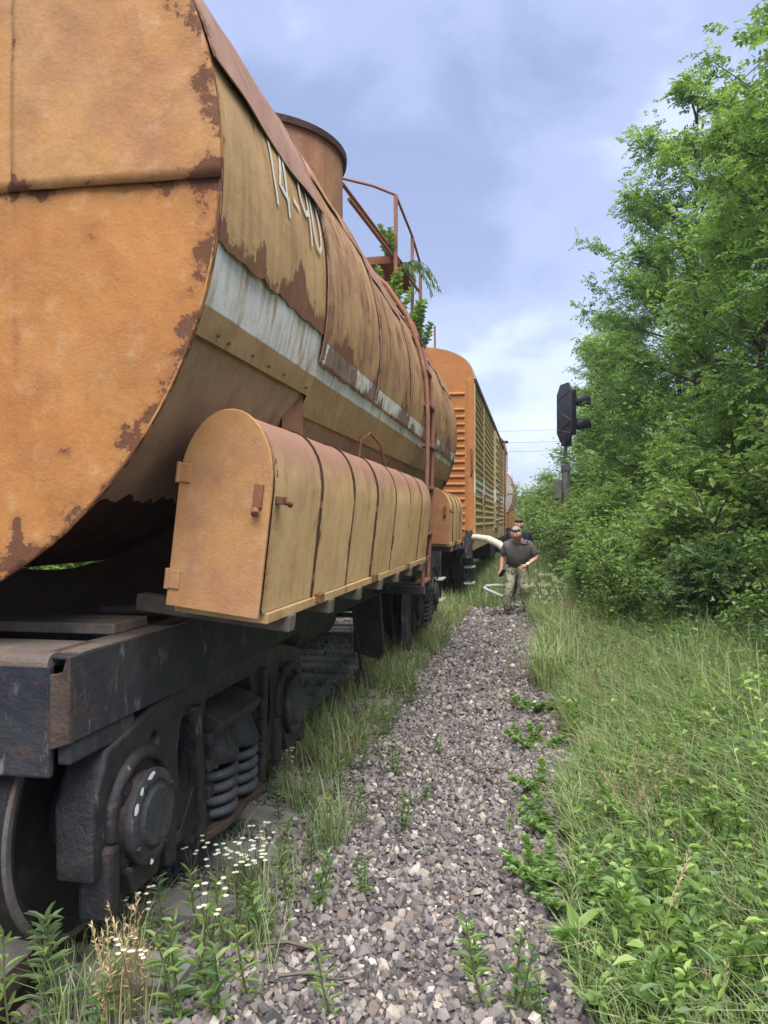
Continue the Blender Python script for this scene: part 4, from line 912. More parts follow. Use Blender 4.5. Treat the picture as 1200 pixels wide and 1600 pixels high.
locA = tree_meshes(1, 9.0, 2.1, .9, 36, 14, 13, GREENS, ll=.060, lw=.033, wisps=16)
locB = tree_meshes(2, 8.0, 2.3, .6, 34, 14, 13, DEEP + GREENS[:1], ll=.060, lw=.033, wisps=14)
locC = tree_meshes(3, 7.0, 2.0, .5, 32, 14, 46, LIME + GREENS, kind='simple', ll=.095, lw=.05, spread=.13, wisps=14)
farT = tree_meshes(4, 8.0, 2.9, .6, 30, 12, 22, GREENS, kind='simple', ll=.24, lw=.15, spread=.24, wisps=0)
TREES = [  # mesh, x, y, rz, scale, label
    (locB, 3.75, 6.2, .3, 1.02, 'dark green locust tree whose long shoots stand out against the sky'),
    (locA, 3.45, 9.3, 2.0, .88, 'feathery light green locust tree leaning over the blue-green shrubs'),
    (locC, 2.95, 11.6, 1.2, 1.0, 'small-leaved lime green tree behind the oval-leaved shrubs'),
    (locA, 2.85, 14.6, 4.1, 1.04, 'tallest feathery locust tree rising to a ragged tip'),
    (locB, 3.2, 17.8, 5.0, 1.0, 'dense dark green locust tree before the signal'),
    (locC, 2.35, 21.4, 2.7, .98, 'small-leaved lime green tree half covering the signal head'),
    (locA, 2.55, 23.6, .9, .86, 'feathery locust tree growing right behind the signal post'),
    (locB, 2.6, 27.5, 3.3, .90, 'dark green locust tree beyond the signal post'),
    (locC, 3.3, 32.5, 4.4, 1.0, 'lime green tree with bare twig tips beyond the signal'),
    (locA, 3.7, 38, 1.1, .85, 'last feathery locust tree before the distant bushes'),
    (locB, 5.6, 8.0, 1.0, 1.15, 'dark locust tree in the second row above the shrubs'),
    (locC, 5.3, 12.0, 3.0, 1.2, 'lime green tree in the second row behind the tallest locust'),
    (locA, 5.4, 16.5, 2.2, 1.1, 'feathery locust tree in the second row'),
    (locB, 4.9, 23, .4, 1.05, 'dark locust tree in the second row beyond the signal')]
for (m_, x_, y_, rz, sc, lab) in TREES:
    plant_tree('tree', m_, (x_, y_), rz, sc, lab, 'tree', 'trees along the right side of the path')
for i, (x_, y_, sc) in enumerate([(4.2, 46, .85), (2.9, 55, .50), (.9, 66, .42), (-1.0, 74, .50), (-2.9, 82, .80), (2.4, 84, .55), (-5.2, 92, 1.15), (.6, 104, .55), (-8, 70, 1.2), (5.5, 62, 1.0), (7, 90, 1.1), (-12, 95, 1.4)]):
    plant_tree('distant_tree', farT, (x_, y_), i * 1.9, sc, 'bushy light green tree closing the view at the far end of the line', 'tree', 'trees at the far end of the line')
for i, (x_, y_, sc) in enumerate([(-7.0, 3, .75), (-7.6, 6.5, .8), (-7.2, 10, .7), (-7.8, 14, .85), (-7.4, 19, .8), (-7.6, 25, .9)]):  # added tree row, blocks light from behind so it stays dark under the wagons
    plant_tree('light_block_tree', farT, (x_, y_), i * 2.3, (sc, sc, sc * .75), 'green tree added on the far side of the track to block light under the wagons', 'tree', 'light-blocking trees added on the far side of the train')

shA = tree_meshes(11, 2.3, 1.15, .15, 20, 11, 7, LIME + GREENS, kind='pinnate', up=.9, leafL=.17, pairs=5, ll=.046, lw=.024, trunk_r=.03, spread=.07)
shB = tree_meshes(12, 1.9, 1.1, .12, 20, 12, 13, GREENS + LIME, kind='simple', up=.8, ll=.075, lw=.045, trunk_r=.03, spread=.08)
shC = tree_meshes(13, 1.5, 1.0, .1, 18, 12, 8, DEEP + BLUEG, kind='pinnate', up=.8, leafL=.16, pairs=6, ll=.040, lw=.020, trunk_r=.025, spread=.07)
shN = {id(shA): 'lime green shrub with feathery compound leaves', id(shB): 'leafy bright green shrub with oval leaves', id(shC): 'dark blue-green low shrub with fern-like leaves'}
SH = [(shB, 2.75, 4.6, 0, 1.0), (shC, 2.35, 5.9, 1, 1.0), (shA, 2.95, 6.3, 2, 1.15), (shC, 1.75, 7.6, 3, .85), (shB, 2.5, 7.9, .5, 1.3), (shA, 1.7, 9.2, 4, .95), (shA, 2.4, 10.0, 5, 1.25), (shB, 1.45, 11.0, 2, .85),
      (shC, 1.95, 12.2, 1, 1.2), (shA, 1.25, 13.2, 0, .92), (shB, 1.8, 14.8, 3, 1.25), (shA, 1.15, 15.8, 2, .95), (shC, 1.3, 17.4, 4, 1.2), (shB, 1.0, 19, 1, 1.2), (shA, 1.2, 21.0, 5, 1.2), (shB, 1.0, 24.5, 2, 1.4), (shA, .75, 27.5, 3, 1.4), (shB, .7, 31, 0, 1.5), (shC, 1.4, 34, 4, 1.9), (shA, .4, 38, 2, 1.15), (shB, .1, 44, 1, 1.25), (shB, 2.0, 6.6, 4, .72), (shA, 2.35, 5.2, 1, .80), (shA, 1.5, 8.4, 5, .74), (shB, 1.2, 10.2, 2, .72), (shA, .95, 12.3, 4, .66)]
SHW = ['beside the reeds', 'behind the reed blades', 'under the sky-breaking locust tree', 'spilling onto the bank grass', 'under the leaning locust tree', 'at the grass edge past the reeds', 'between the leaning locust and the lime tree', 'at the grass edge below the lime tree',
       'under the lime tree', 'next to the plumed weeds', 'under the tallest locust', 'just behind the stooping man', 'before the signal post', 'at the foot of the signal', 'right behind the signal post', 'past the signal', 'farther past the signal', 'past the second tank wagon', 'below the last trees', 'at the far bend', 'at the far end of the path', 'bulging low over the bank grass', 'overhanging the tall reeds', 'low on the bank grass', 'on the bank before the plumed weeds', 'touching the plumed weeds']
for (m_, x_, y_, rz, sc), wh in zip(SH, SHW):
    plant_tree('shrub', m_, (x_, y_), rz, sc, shN[id(m_)] + ' ' + wh, 'shrub', 'shrubs below the trees', ('stem', 'foliage'))

# firs on the skyline
def fir_meshes(seed):
    rng = np.random.default_rng(seed); H = 15.0; P = []; D = []
    for z in np.linspace(1.5, 14.8, 60):
        r = 2.6 * (1 - z / 15.2) * rng.uniform(.75, 1.2)
        for k_ in range(14):
            a = rng.uniform(0, 2 * PI); q = rng.uniform(.15, 1); P.append((r * q * math.cos(a), r * q * math.sin(a), z - r * q * .3)); D.append((math.cos(a), math.sin(a), -.35))
    V_, F_, C_ = simple_leaves(np.array(P), np.array(D), .9, .5, palette(len(P), [(.035, .06, .038), (.045, .072, .045)], rng), .5, .1, rng)
    return MB().tube([(0, 0, 0), (0, 0, 15)], [.28, .02], 8).mesh('trunk'), np_mesh('crown', V_, F_, M['firleaf'], C_)
firm = fir_meshes(3)
for i, (x_, y_, sc) in enumerate([(.5, 330, .78), (2.4, 340, .88), (4.0, 335, .82), (5.6, 345, .98), (7.4, 340, 1.06), (9.2, 350, .95), (11.5, 345, .9), (-2, 350, .7), (-5, 345, .75), (14, 355, 1)]):
    plant_tree('fir_tree', firm, (x_, y_), i * 1.3, sc, 'dark fir on the far skyline above the bushes', 'fir tree', 'firs on the skyline')

# ------------------------------------------------------------------ grasses
def blades(xy, h, w, bend, col, rng=RNG, z=None):
    n = len(xy); az = rng.uniform(0, 2 * PI, n); d = np.stack([np.cos(az), np.sin(az), np.zeros(n)], -1); sd_ = np.stack([-np.sin(az), np.cos(az), np.zeros(n)], -1)
    p0 = np.stack([xy[:, 0], xy[:, 1], ground_z(xy[:, 0], xy[:, 1]) if z is None else z], -1); h = h[:, None]; w = w[:, None]; b_ = (bend * rng.uniform(.2, 1.6, n))[:, None]; zz_ = np.array([0, 0, 1.0])
    p1 = p0 + zz_ * h * .55 + d * h * b_ * .25; p2 = p0 + zz_ * h * (1 - .25 * b_) + d * h * b_ * .8
    V_ = np.stack([p0 - sd_ * w / 2, p0 + sd_ * w / 2, p1 - sd_ * w * .42, p1 + sd_ * w * .42, p2 - sd_ * w * .06, p2 + sd_ * w * .06], 1).reshape(-1, 3)
    q = np.array([(0, 1, 3, 2), (2, 3, 5, 4)]); F_ = (q[None] + (np.arange(n) * 6)[:, None, None]).reshape(-1, 4); return V_, F_, np.repeat(col, 6, 0)
def join(parts):
    V = []; F = []; C = []; b = 0
    for v_, f_, c_ in parts: V.append(v_); F.append(f_ + b); C.append(c_); b += len(v_)
    return np.concatenate(V), np.concatenate(F), np.concatenate(C)
def clumpy(x0, x1, y0, y1, n, s=0.0, thr=-.2):
    p = np.stack([RNG.uniform(x0, x1, n), RNG.uniform(y0, y1, n)], -1); v = lump(p[:, 0] * 2.3, p[:, 1] * 1.9, s) + .5 * lump(p[:, 0] * 6, p[:, 1] * 5, s + 1) + RNG.normal(0, .25, n)
    return p[v > thr]
GR = [(.22, .31, .12), (.27, .36, .15), (.18, .265, .105), (.32, .375, .18), (.38, .38, .22)]
def edge_r(y): return .22 + .10 * np.sin(y * 1.3) + .06 * np.sin(y * 3.7) - .012 * y
bank = []
p = clumpy(.1, 2.6, 1.6, 7.5, 52000, 1, -.55); p = p[p[:, 0] > edge_r(p[:, 1]) + .06]
ht = RNG.uniform(.18, .62, len(p)) * np.clip(.45 + (p[:, 0] - .2) * .8, .4, 1.25) * np.clip(.62 + (p[:, 1] - 2) * .22, .55, 1.15)
bank.append(blades(p, ht, RNG.uniform(.004, .009, len(p)), .9, palette(len(p), GR)))
p = clumpy(-.3, 2.4, 7.5, 22, 46000, 2, -.6); p = p[p[:, 0] > edge_r(p[:, 1]) + .03]
bank.append(blades(p, RNG.uniform(.22, .62, len(p)), RNG.uniform(.007, .014, len(p)), .9, palette(len(p), GR)))
p = clumpy(-.6, 2.4, 22, 48, 14000, 3, -.8); bank.append(blades(p, RNG.uniform(.3, .8, len(p)), RNG.uniform(.02, .04, len(p)), .8, palette(len(p), GR)))
V_, F_, C_ = join(bank); o = link('bank_grass', np_mesh('bank_grass', V_, F_, M['grass'], C_)); tag(o, 'tall green grass covering the bank on the right of the gravel', 'grass', kind='stuff')
verge = []
p = clumpy(-1.80, -1.12, 4.6, 15.5, 17000, 4, .12); p = p[p[:, 0] < -1.22 + .10 * np.sin(p[:, 1] * 2.1) + .05 * np.sin(p[:, 1] * 5) + .012 * p[:, 1]]
verge.append(blades(p, RNG.uniform(.08, .22, len(p)) + .30 * RNG.random(len(p)) ** 3, RNG.uniform(.004, .010, len(p)), .8, palette(len(p), GR + [(.36, .31, .19)])))
p = clumpy(-1.75, -.95, 2.3, 4.8, 3400, 5, .35); verge.append(blades(p, RNG.uniform(.10, .34, len(p)), RNG.uniform(.003, .007, len(p)), .7, palette(len(p), GR)))
p = clumpy(-3.4, -1.9, 5.5, 15, 2600, 6, .2); verge.append(blades(p, RNG.uniform(.12, .35, len(p)), RNG.uniform(.005, .010, len(p)), .7, palette(len(p), GR)))
p = clumpy(-1.9, -.55, 14.5, 34, 13000, 7, -.3); verge.append(blades(p, RNG.uniform(.18, .5, len(p)), RNG.uniform(.010, .02, len(p)), .7, palette(len(p), GR)))
p = clumpy(-.9, .15, 15.5, 34, 6000, 8, .25); verge.append(blades(p, RNG.uniform(.1, .4, len(p)), RNG.uniform(.010, .02, len(p)), .7, palette(len(p), GR)))
V_, F_, C_ = join(verge); o = link('verge_grass', np_mesh('verge_grass', V_, F_, M['grass'], C_)); tag(o, 'green grass growing along the sleeper ends beside the train', 'grass', kind='stuff')
# straw-coloured seeding grass
def seed_grass(xy, h, nspike=16, col=((.36, .30, .18), (.42, .36, .23), (.28, .23, .13))):
    n = len(xy); z = ground_z(xy[:, 0], xy[:, 1]); st = blades(xy, h, np.full(n, .004), .35, palette(n, col)); az = RNG.uniform(0, 2 * PI, n)
    tip = st[0].reshape(n, 6, 3)[:, 4]; mid_ = st[0].reshape(n, 6, 3)[:, 2]; d = nrm(tip - mid_)
    Pp = []; Dd = []
    for i in range(nspike): Pp.append(tip - d * RNG.uniform(0, .12, (n, 1)) * (h[:, None] / .6)); Dd.append(d + RNG.normal(0, .35, (n, 3)))
    Pp = np.concatenate(Pp); sl = simple_leaves(Pp, np.concatenate(Dd), RNG.uniform(.018, .035, len(Pp)), .007, palette(len(Pp), col))
    return [st, sl]
pts = clumpy(.4, 2.1, 2.4, 13, 3600, 9, .35); pts = pts[pts[:, 0] > edge_r(pts[:, 1]) + .15]
V_, F_, C_ = join(seed_grass(pts, RNG.uniform(.32, .62, len(pts)))); o = link('seeding_grass', np_mesh('seeding_grass', V_, F_, M['straw'], C_)); tag(o, 'pale straw seed heads scattered through the bank grass', 'grass', kind='stuff')
# broad-leaved ground cover
p = clumpy(.2, 2.4, 1.5, 9.5, 34000, 10, -.2); p = p[p[:, 0] > edge_r(p[:, 1]) + .02 + .35 * (RNG.random(len(p)) ** 2)]
wx = np.clip(1.25 - .14 * (p[:, 1] - 2) + .2 * (p[:, 0] - .5), .25, 1.2); p = p[RNG.random(len(p)) < wx]
hh = RNG.uniform(.02, .60, len(p)) * np.clip(.35 + (p[:, 0] - .2) * .8, .25, 1.15); az = RNG.uniform(0, 2 * PI, len(p))
P3 = np.stack([p[:, 0], p[:, 1], ground_z(p[:, 0], p[:, 1]) + hh], -1); D3 = np.stack([np.cos(az), np.sin(az), RNG.normal(.1, .35, len(p))], -1)
V_, F_, C_ = fold_leaves(P3, D3, RNG.gamma(6, .0085, len(p)), RNG.gamma(6, .0038, len(p)), palette(len(p), LIME + GREENS + BLUEG[:2]), .45, .2)
o = link('ground_cover', np_mesh('ground_cover', V_, F_, M['leaf2'], C_)); tag(o, 'low leafy green ground cover spilling down to the gravel edge', 'ground cover', kind='stuff')
p = clumpy(.3, 3.2, 3.0, 16, 15000, 12, -.4); p = p[(p[:, 0] > .9)]; hh = RNG.uniform(.05, .75, len(p)); az = RNG.uniform(0, 2 * PI, len(p))
P3 = np.stack([p[:, 0], p[:, 1], ground_z(p[:, 0], p[:, 1]) + hh * np.clip((p[:, 0] - .6), .3, 1)], -1); D3 = np.stack([np.cos(az), np.sin(az), RNG.normal(.1, .4, len(p))], -1)
V_, F_, C_ = pinnate(P3, D3, RNG.uniform(.10, .2, len(p)), 3, .045, .022, palette(len(p), GREENS + BLUEG))
o = link('undergrowth', np_mesh('undergrowth', V_, F_, M['leaf'], C_)); tag(o, 'tangled green undergrowth at the foot of the shrubs', 'undergrowth', kind='stuff')

# ------------------------------------------------------------------ single weeds
def herb_mesh(seed, H, nl, L, Wd, pal, stems=1, spread=.03, top=1.0):
    rng = np.random.default_rng(seed); st = MB(); P = []; D = []; Ls = []
    for k_ in range(stems):
        az = rng.uniform(0, 6.3); e = Vector((math.cos(az) * spread * 2.5, math.sin(az) * spread * 2.5, H * rng.uniform(.75, 1.05))); b0 = Vector((math.cos(az) * spread * .4, math.sin(az) * spread * .4, -.03)); m_ = b0.lerp(e, .5) + Vector(rng.normal(0, .012, 3))
        st.tube([b0, m_, e], [.0045, .0035, .002], 5)
        for i in range(nl):
            u = (i + rng.random()) / nl; a = i * 2.4 + rng.uniform(-.3, .3); p = b0.lerp(m_, u * 2) if u < .5 else m_.lerp(e, u * 2 - 1)
            P.append(tuple(p)); D.append((math.cos(a), math.sin(a), rng.uniform(.15, .9) * (0.6 + u))); Ls.append(L * (1 - .55 * abs(u - .45)) * rng.uniform(.8, 1.15))
    P = np.array(P); D = np.array(D); Ls = np.array(Ls)
    sl = fold_leaves(P, D, Ls, Wd * rng.uniform(.8, 1.2, len(P)), palette(len(P), pal, rng), .25, .22, rng)
    return st.mesh('stem', 60), np_mesh('leaves', *sl[:2], M['leaf2'], sl[2])
def flower_mesh(seed):
    rng = np.random.default_rng(seed); st = MB(); H = .34; P = []; D = []; C = []; lp = []; ldr = []
    for k_ in range(6):
        az = k_ * 1.1 + rng.uniform(-.2, .2); b0 = Vector((0, 0, H * rng.uniform(.4, .6))); e = Vector((math.cos(az) * .05, math.sin(az) * .05, H * rng.uniform(.85, 1.1))); st.tube([b0, e], [.0022, .0014], 4)
        for f_ in range(2):
            cpos = e + Vector(rng.normal(0, .012, 3))
            for j in range(10): a = j * PI / 5; P.append(tuple(cpos)); D.append((math.cos(a), math.sin(a), .15)); C.append((.80, .80, .80))
            for j in range(4): a = j * PI / 2; P.append(tuple(cpos + Vector((0, 0, .003)))); D.append((math.cos(a) * .4, math.sin(a) * .4, .3)); C.append((.65, .50, .08))
    st.tube([(0, 0, -.03), (.01, 0, H * .6)], [.004, .003], 5)
    for i in range(16): u = rng.random(); a = rng.uniform(0, 6.3); lp.append((0.01 * u, 0, H * .62 * u)); ldr.append((math.cos(a), math.sin(a), .5))
    P = np.array(P); sl = simple_leaves(P, np.array(D), np.where(np.array(C)[:, 2] > .3, .012, .004), .006, np.array(C), .05, .0, rng)
    l2 = simple_leaves(np.array(lp), np.array(ldr), .05, .010, palette(16, GR, rng), .3, .15, rng)
    return st.mesh('stem'), np_mesh('petals', *sl[:2], M['petal'], sl[2]), np_mesh('leaves', *l2[:2], M['leaf2'], l2[2])
def dry_mesh(seed):
    rng = np.random.default_rng(seed); parts = []
    n = 14; xy = rng.normal(0, .03, (n, 2)); h = rng.uniform(.28, .46, n); col = palette(n, [(.46, .36, .20), (.38, .29, .15), (.52, .43, .26)], rng)
    st = blades(xy, h, np.full(n, .0045), .25, col, rng, z=np.zeros(n) - .02); tip = st[0].reshape(n, 6, 3)[:, 4]; mid_ = st[0].reshape(n, 6, 3)[:, 2]; d = nrm(tip - mid_); Pp = []; Dd = []
    for i in range(26): Pp.append(tip - d * rng.uniform(0, .16, (n, 1))); Dd.append(d + rng.normal(0, .45, (n, 3)))
    Pp = np.concatenate(Pp); sl = simple_leaves(Pp, np.concatenate(Dd), rng.uniform(.012, .026, len(Pp)), .006, palette(len(Pp), [(.50, .39, .22), (.42, .32, .17), (.58, .48, .30)], rng), .5, .2, rng)
    return np_mesh('stalks', *st[:2], M['straw'], st[2]), np_mesh('seed_heads', *sl[:2], M['straw'], sl[2])
def plant_weed(name, meshes, pn, x_, y_, rz, sc, label, cat, group):
    t = empty(name, (x_, y_, float(ground_z(x_, y_))), rz); t.scale = (sc, sc, sc)
    for me, nm in zip(meshes, pn):
        o_ = link(nm, me, M['twig'] if len(me.materials) == 0 else None, t)
        if nm in ('petals', 'seed_heads', 'plumes'): o_['kind'] = 'stuff'
    return tag(t, label, cat, group)
def pxg(px, py, z=0.0):       # where a viewing ray through the photo meets the ground, used once to read off plant spots
    rx, ry = (px - 600) / 1200, (800 - py) / 1200; f = math.cos(PITCH) - ry * math.sin(PITCH); u = math.sin(PITCH) + ry * math.cos(PITCH)
    X = rx * math.cos(YAW) - f * math.sin(YAW); Y = rx * math.sin(YAW) + f * math.cos(YAW); t = (z - 1.69) / u; return X * t, Y * t
horse = [herb_mesh(31, .42, 34, .085, .013, GR[:3] + BLUEG[:2]), herb_mesh(32, .30, 26, .075, .015, LIME[:2] + GR[:2]), herb_mesh(33, .22, 22, .065, .018, GREENS + BLUEG[:1], 2)]
HW_ = [(630, 1060, 0, .9), (660, 1040, 1, 1.0), (600, 1090, 1, 1.0), (575, 1120, 0, .9), (690, 1010, 0, 1.0), (640, 1100, 2, 1.0), (700, 985, 1, 1.1), (610, 1150, 2, 1.0), (540, 1160, 1, 1.0), (510, 1200, 0, .9), (720, 965, 0, 1.0), (735, 950, 1, 1.2), (20, 1600, 1, 1.2), (140, 1600, 2, 1.1), (90, 1540, 0, 1.0), (250, 1560, 1, 1.0), (320, 1450, 1, 1.0), (270, 1470, 0, .9), (430, 1350, 1, .9), (400, 1420, 2, 1.1), (60, 1600, 0, 1.15), (115, 1570, 0, 1.2), (285, 1595, 2, 1.3), (345, 1590, 2, 1.2), (395, 1560, 1, 1.0), (300, 1530, 1, 1.1), (420, 1480, 2, 1.1), (360, 1480, 1, 1.0), (490, 1420, 2, 1.0), (570, 1410, 2, .8), (515, 1330, 1, .9), (525, 1590, 1, .9), (625, 1300, 2, .9), (485, 1350, 0, .7), (570, 1290, 1, .8), (455, 1400, 1, .9), (615, 1215, 2, .9), (470, 1260, 0, .8), (525, 1240, 0, .8), (500, 1290, 0, .8), (440, 1270, 0, .8), (590, 1180, 1, .7), (765, 1575, 1, 1.1), (800, 1590, 2, 1.1), (750, 1530, 2, .8), (845, 1590, 2, .7), (660, 1255, 2, .6), (790, 1310, 1, .5), (690, 1180, 2, .6), (800, 1060, 1, .7), (625, 1130, 0, .8), (650, 1080, 0, .8), (560, 1200, 0, .8)]
for i, (px, py, k_, sc) in enumerate(HW_):
    X_, Y_ = pxg(px, py); lab = ['tall upright weed with narrow leaves beside the sleepers', 'upright weed with pale narrow leaves on the gravel', 'short bushy weed sprouting from the gravel'][k_]
    plant_weed('narrow_leaf_weed', horse[k_], ('stem', 'leaves'), X_, Y_, i * 1.7, sc, lab, 'weed', 'narrow-leaved weeds on the ballast')
flw = [flower_mesh(41), flower_mesh(42)]
for i, (px, py) in enumerate([(215, 1500), (370, 1440), (395, 1445), (300, 1400), (410, 1400), (390, 1470), (445, 1240), (205, 1600), (340, 1440), (330, 1540)]):
    X_, Y_ = pxg(px, py); plant_weed('white_flower_weed', flw[i % 2], ('stem', 'petals', 'leaves'), X_, Y_, i * 2.1, RNG.uniform(.75, 1.05), 'thin weed with small white daisy flowers beside the bogie', 'wildflower', 'white wildflowers beside the bogie')
dry = [dry_mesh(51), dry_mesh(52)]
for i, (px, py, sc) in enumerate([(185, 1600, 1.1), (205, 1580, .85), (175, 1590, .7), (225, 1570, .7)]):
    X_, Y_ = pxg(px, py); plant_weed('dry_grass_clump', dry[i % 2], ('stalks', 'seed_heads'), X_, Y_, i * 1.4, sc, 'straw-coloured dry grass clump with seed heads beside the wheel', 'dry grass', 'dry grass clumps beside the wheel')
dock = [herb_mesh(61, .13, 9, .19, .050, GREENS[:3], 1, .02), herb_mesh(62, .11, 34, .055, .032, GREENS[:4] + DEEP[:2], 7, .09), herb_mesh(63, .30, 34, .062, .026, LIME + GREENS[:2], 5, .07)]
for i, (px, py, k_, sc) in enumerate([(918, 1510, 0, 1.0), (880, 1400, 1, 1.1), (860, 1370, 1, 1.0), (850, 1240, 1, 1.2), (840, 1170, 1, 1.1), (905, 1420, 1, 1.0), (945, 1560, 1, 1.1), (1000, 1590, 2, 1.1), (1060, 1560, 2, 1.2), (1120, 1590, 2, 1.2), (1170, 1520, 2, 1.2), (1100, 1480, 2, 1.3), (1010, 1480, 2, 1.0), (1160, 1420, 2, 1.3), (1090, 1380, 2, 1.2), (1180, 1330, 2, 1.3), (960, 1470, 2, .9), (1040, 1430, 2, 1.0), (880, 1300, 1, 1.1), (840, 1110, 1, 1.1), (1000, 1330, 2, 1.3), (1060, 1280, 2, 1.4), (1130, 1250, 2, 1.5), (960, 1250, 2, 1.2), (1020, 1190, 2, 1.3), (1100, 1170, 2, 1.5), (1180, 1200, 2, 1.6), (930, 1180, 2, 1.2), (980, 1120, 2, 1.3), (1060, 1110, 2, 1.5), (1150, 1110, 2, 1.6), (910, 1100, 2, 1.2), (950, 1060, 2, 1.3), (1190, 1420, 2, 1.4)]):
    X_, Y_ = pxg(px, py); lab = ['broad pale-leaved dock growing at the gravel edge', 'low round-leaved green weed creeping onto the gravel', 'leafy weed with oval light green leaves on the bank'][k_]
    plant_weed('broad_leaf_weed', dock[k_], ('stem', 'leaves'), X_, Y_, i * 2.3, sc, lab, 'weed', 'broad-leaved weeds at the gravel edge')
# reed-like plant with long arching blades, pale plumed plants beside the man
def reed_mesh(seed, n, h, w, pal):
    rng = np.random.default_rng(seed); az = rng.uniform(0, 6.28, n); V = []; F = []; C = []
    for i in range(n):
        d = Vector((math.cos(az[i]), math.sin(az[i]), 0)); sd_ = Vector((-d.y, d.x, 0)); hh = h * rng.uniform(.7, 1.1); c = palette(1, pal, rng)[0]; b = len(V); rr = rng.uniform(.25, .6)
        for j in range(7):
            u = j / 6; p = d * (.02 + hh * rr * u * u) + Vector((0, 0, hh * (u - .35 * u * u * u * rr * 2))); ww = w * (1 - u) ** .6 * (.6 + u * .8) * .5 + .001
            V += [tuple(p - sd_ * ww), tuple(p + Vector((0, 0, -ww * .5))), tuple(p + sd_ * ww)]; C += [tuple(c)] * 3
            if j: q = b + (j - 1) * 3; F += [(q, q + 1, q + 4, q + 3), (q + 1, q + 2, q + 5, q + 4)]
    return np_mesh('blades', np.array(V), np.array(F), M['grass'], np.array(C))
reed = reed_mesh(71, 16, .95, .035, LIME + GR[:2])
for i, (x_, y_, sc) in enumerate([(2.05, 5.35, 1.0), (1.5, 6.5, .85), (2.0, 4.6, .9)]):
    t = empty('reed_clump', (x_, y_, float(ground_z(x_, y_))), i * 1.3); t.scale = (sc,) * 3; link('blades', reed, None, t); tag(t, 'clump of long arching reed blades in front of the shrubs', 'reed', 'reed clumps in front of the shrubs')
def plume_mesh(seed):
    rng = np.random.default_rng(seed); st = MB(); P = []; D = []
    for k_ in range(9):
        a = k_ * .7; e = Vector((math.cos(a) * .16, math.sin(a) * .16, rng.uniform(.5, .85))); st.tube([(0, 0, -.03), e.lerp(Vector((0, 0, .3)), .4), e], [.005, .004, .003], 4)
        for j in range(40): u = rng.random(); P.append(tuple(e + Vector((math.cos(a) * .10 * u, math.sin(a) * .10 * u, .03 * math.sin(u * 3) - .02 * u)) + Vector(rng.normal(0, .008, 3)))); D.append(tuple(rng.normal(0, 1, 3)))
    sl = simple_leaves(np.array(P), np.array(D), .028, .016, palette(len(P), [(.52, .55, .36), (.62, .63, .46), (.44, .50, .30)], rng), .5, .2, rng)
    return st.mesh('stem'), np_mesh('plumes', *sl[:2], M['straw'], sl[2])
plm = [plume_mesh(81), plume_mesh(82)]
for i, (x_, y_, sc) in enumerate([(.10, 13.2, .9), (.22, 13.7, 1.05), (.35, 13.3, .9), (.18, 12.6, .75), (.45, 14.0, 1.0), (.30, 12.2, .7)]):
    plant_weed('plumed_weed', plm[i % 2], ('stem', 'plumes'), x_, y_, i * 1.1, sc, 'tall weed with pale drooping plumes beside the man', 'weed', 'pale plumed weeds beside the man')
# saplings rooted on top of the tank wagon
def hang_mesh(seed):
    rng = np.random.default_rng(seed); st = MB(); P = []; D = []
    for k_ in range(7):
        a = rng.uniform(-.9, .9); pts = [Vector((0, 0, 0))]; ln = rng.uniform(.45, .8)
        for j in range(6):
            u = (j + 1) / 6; pts.append(Vector((math.cos(a) * ln * (u - .25 * u * u), math.sin(a) * ln * .8 * u, ln * (.75 * u - 1.15 * u * u))))
        st.tube(pts, [.008 - .001 * j for j in range(7)], 4)
        for j in range(46): u = rng.uniform(.2, 1) * 5.99; i = int(u); p = pts[i].lerp(pts[i + 1], u - i); P.append(tuple(p)); D.append((rng.normal(.15, .4), rng.normal(0, .4), -1 + rng.normal(0, .4)))
    sl = simple_leaves(np.array(P), np.array(D), rng.uniform(.05, .095, len(P)), .018, palette(len(P), BLUEG + GREENS[:2], rng), .5, .15, rng)
    return st.mesh('stem'), np_mesh('leaves', *sl[:2], M['leaf2'], sl[2])
hg = hang_mesh(91)
t = empty('drooping_sapling', (-1.72, 9.75, 4.92), .15); t.scale = (1.05,) * 3; link('stem', hg[0], M['twig'], t); link('leaves', hg[1], None, t); tag(t, 'drooping willow-like sapling hanging off the tank wagon platform', 'sapling')
tops = [herb_mesh(95, .45, 60, .10, .045, GREENS + BLUEG, 6, .07), herb_mesh(96, .35, 50, .09, .05, LIME + GREENS, 5, .08)]
for i, (x_, y_, z_, sc) in enumerate([(-1.66, 9.15, 4.9, .8), (-1.50, 8.55, 4.02, .85), (-1.40, 8.95, 3.85, 1.0), (-1.50, 7.95, 4.05, .8), (-1.36, 9.3, 3.78, .9)]):
    plant_weed('roof_weed', tops[i % 2], ('stem', 'leaves'), x_, y_, i * 2., sc, 'leafy green weed rooted on top of the rusty tank', 'weed', 'weeds growing on top of the tank wagon').location.z = z_

# dead twigs on the gravel
for i, (px, py, a, ln) in enumerate([(650, 1088, .1, .55), (560, 1255, -.1, .4), (470, 1495, .05, .35), (500, 1545, .1, .3), (720, 1190, .5, .3), (250, 1560, .4, .5), (770, 1210, .3, .25)]):
    X_, Y_ = pxg(px, py); z_ = float(ground_z(X_, Y_)) + .035; dx, dy = math.cos(a) * ln / 2, math.sin(a) * ln / 2
    o = MB().tube([(-dx, -dy, 0), (-dx * .3, -dy * .3 + .012, .012), (dx * .4, dy * .4 - .01, .004), (dx, dy, .012)], [.007, .008, .006, .003], 6).tube([(dx * .1, dy * .1, .01), (dx * .5, dy * .5 + .05, .03)], [.004, .002], 5).build('dead_twig', M['wood'], None, 60, loc=(X_, Y_, z_))
    tag(o, 'thin dead twig lying on the gravel', 'twig', 'dead twigs on the gravel')

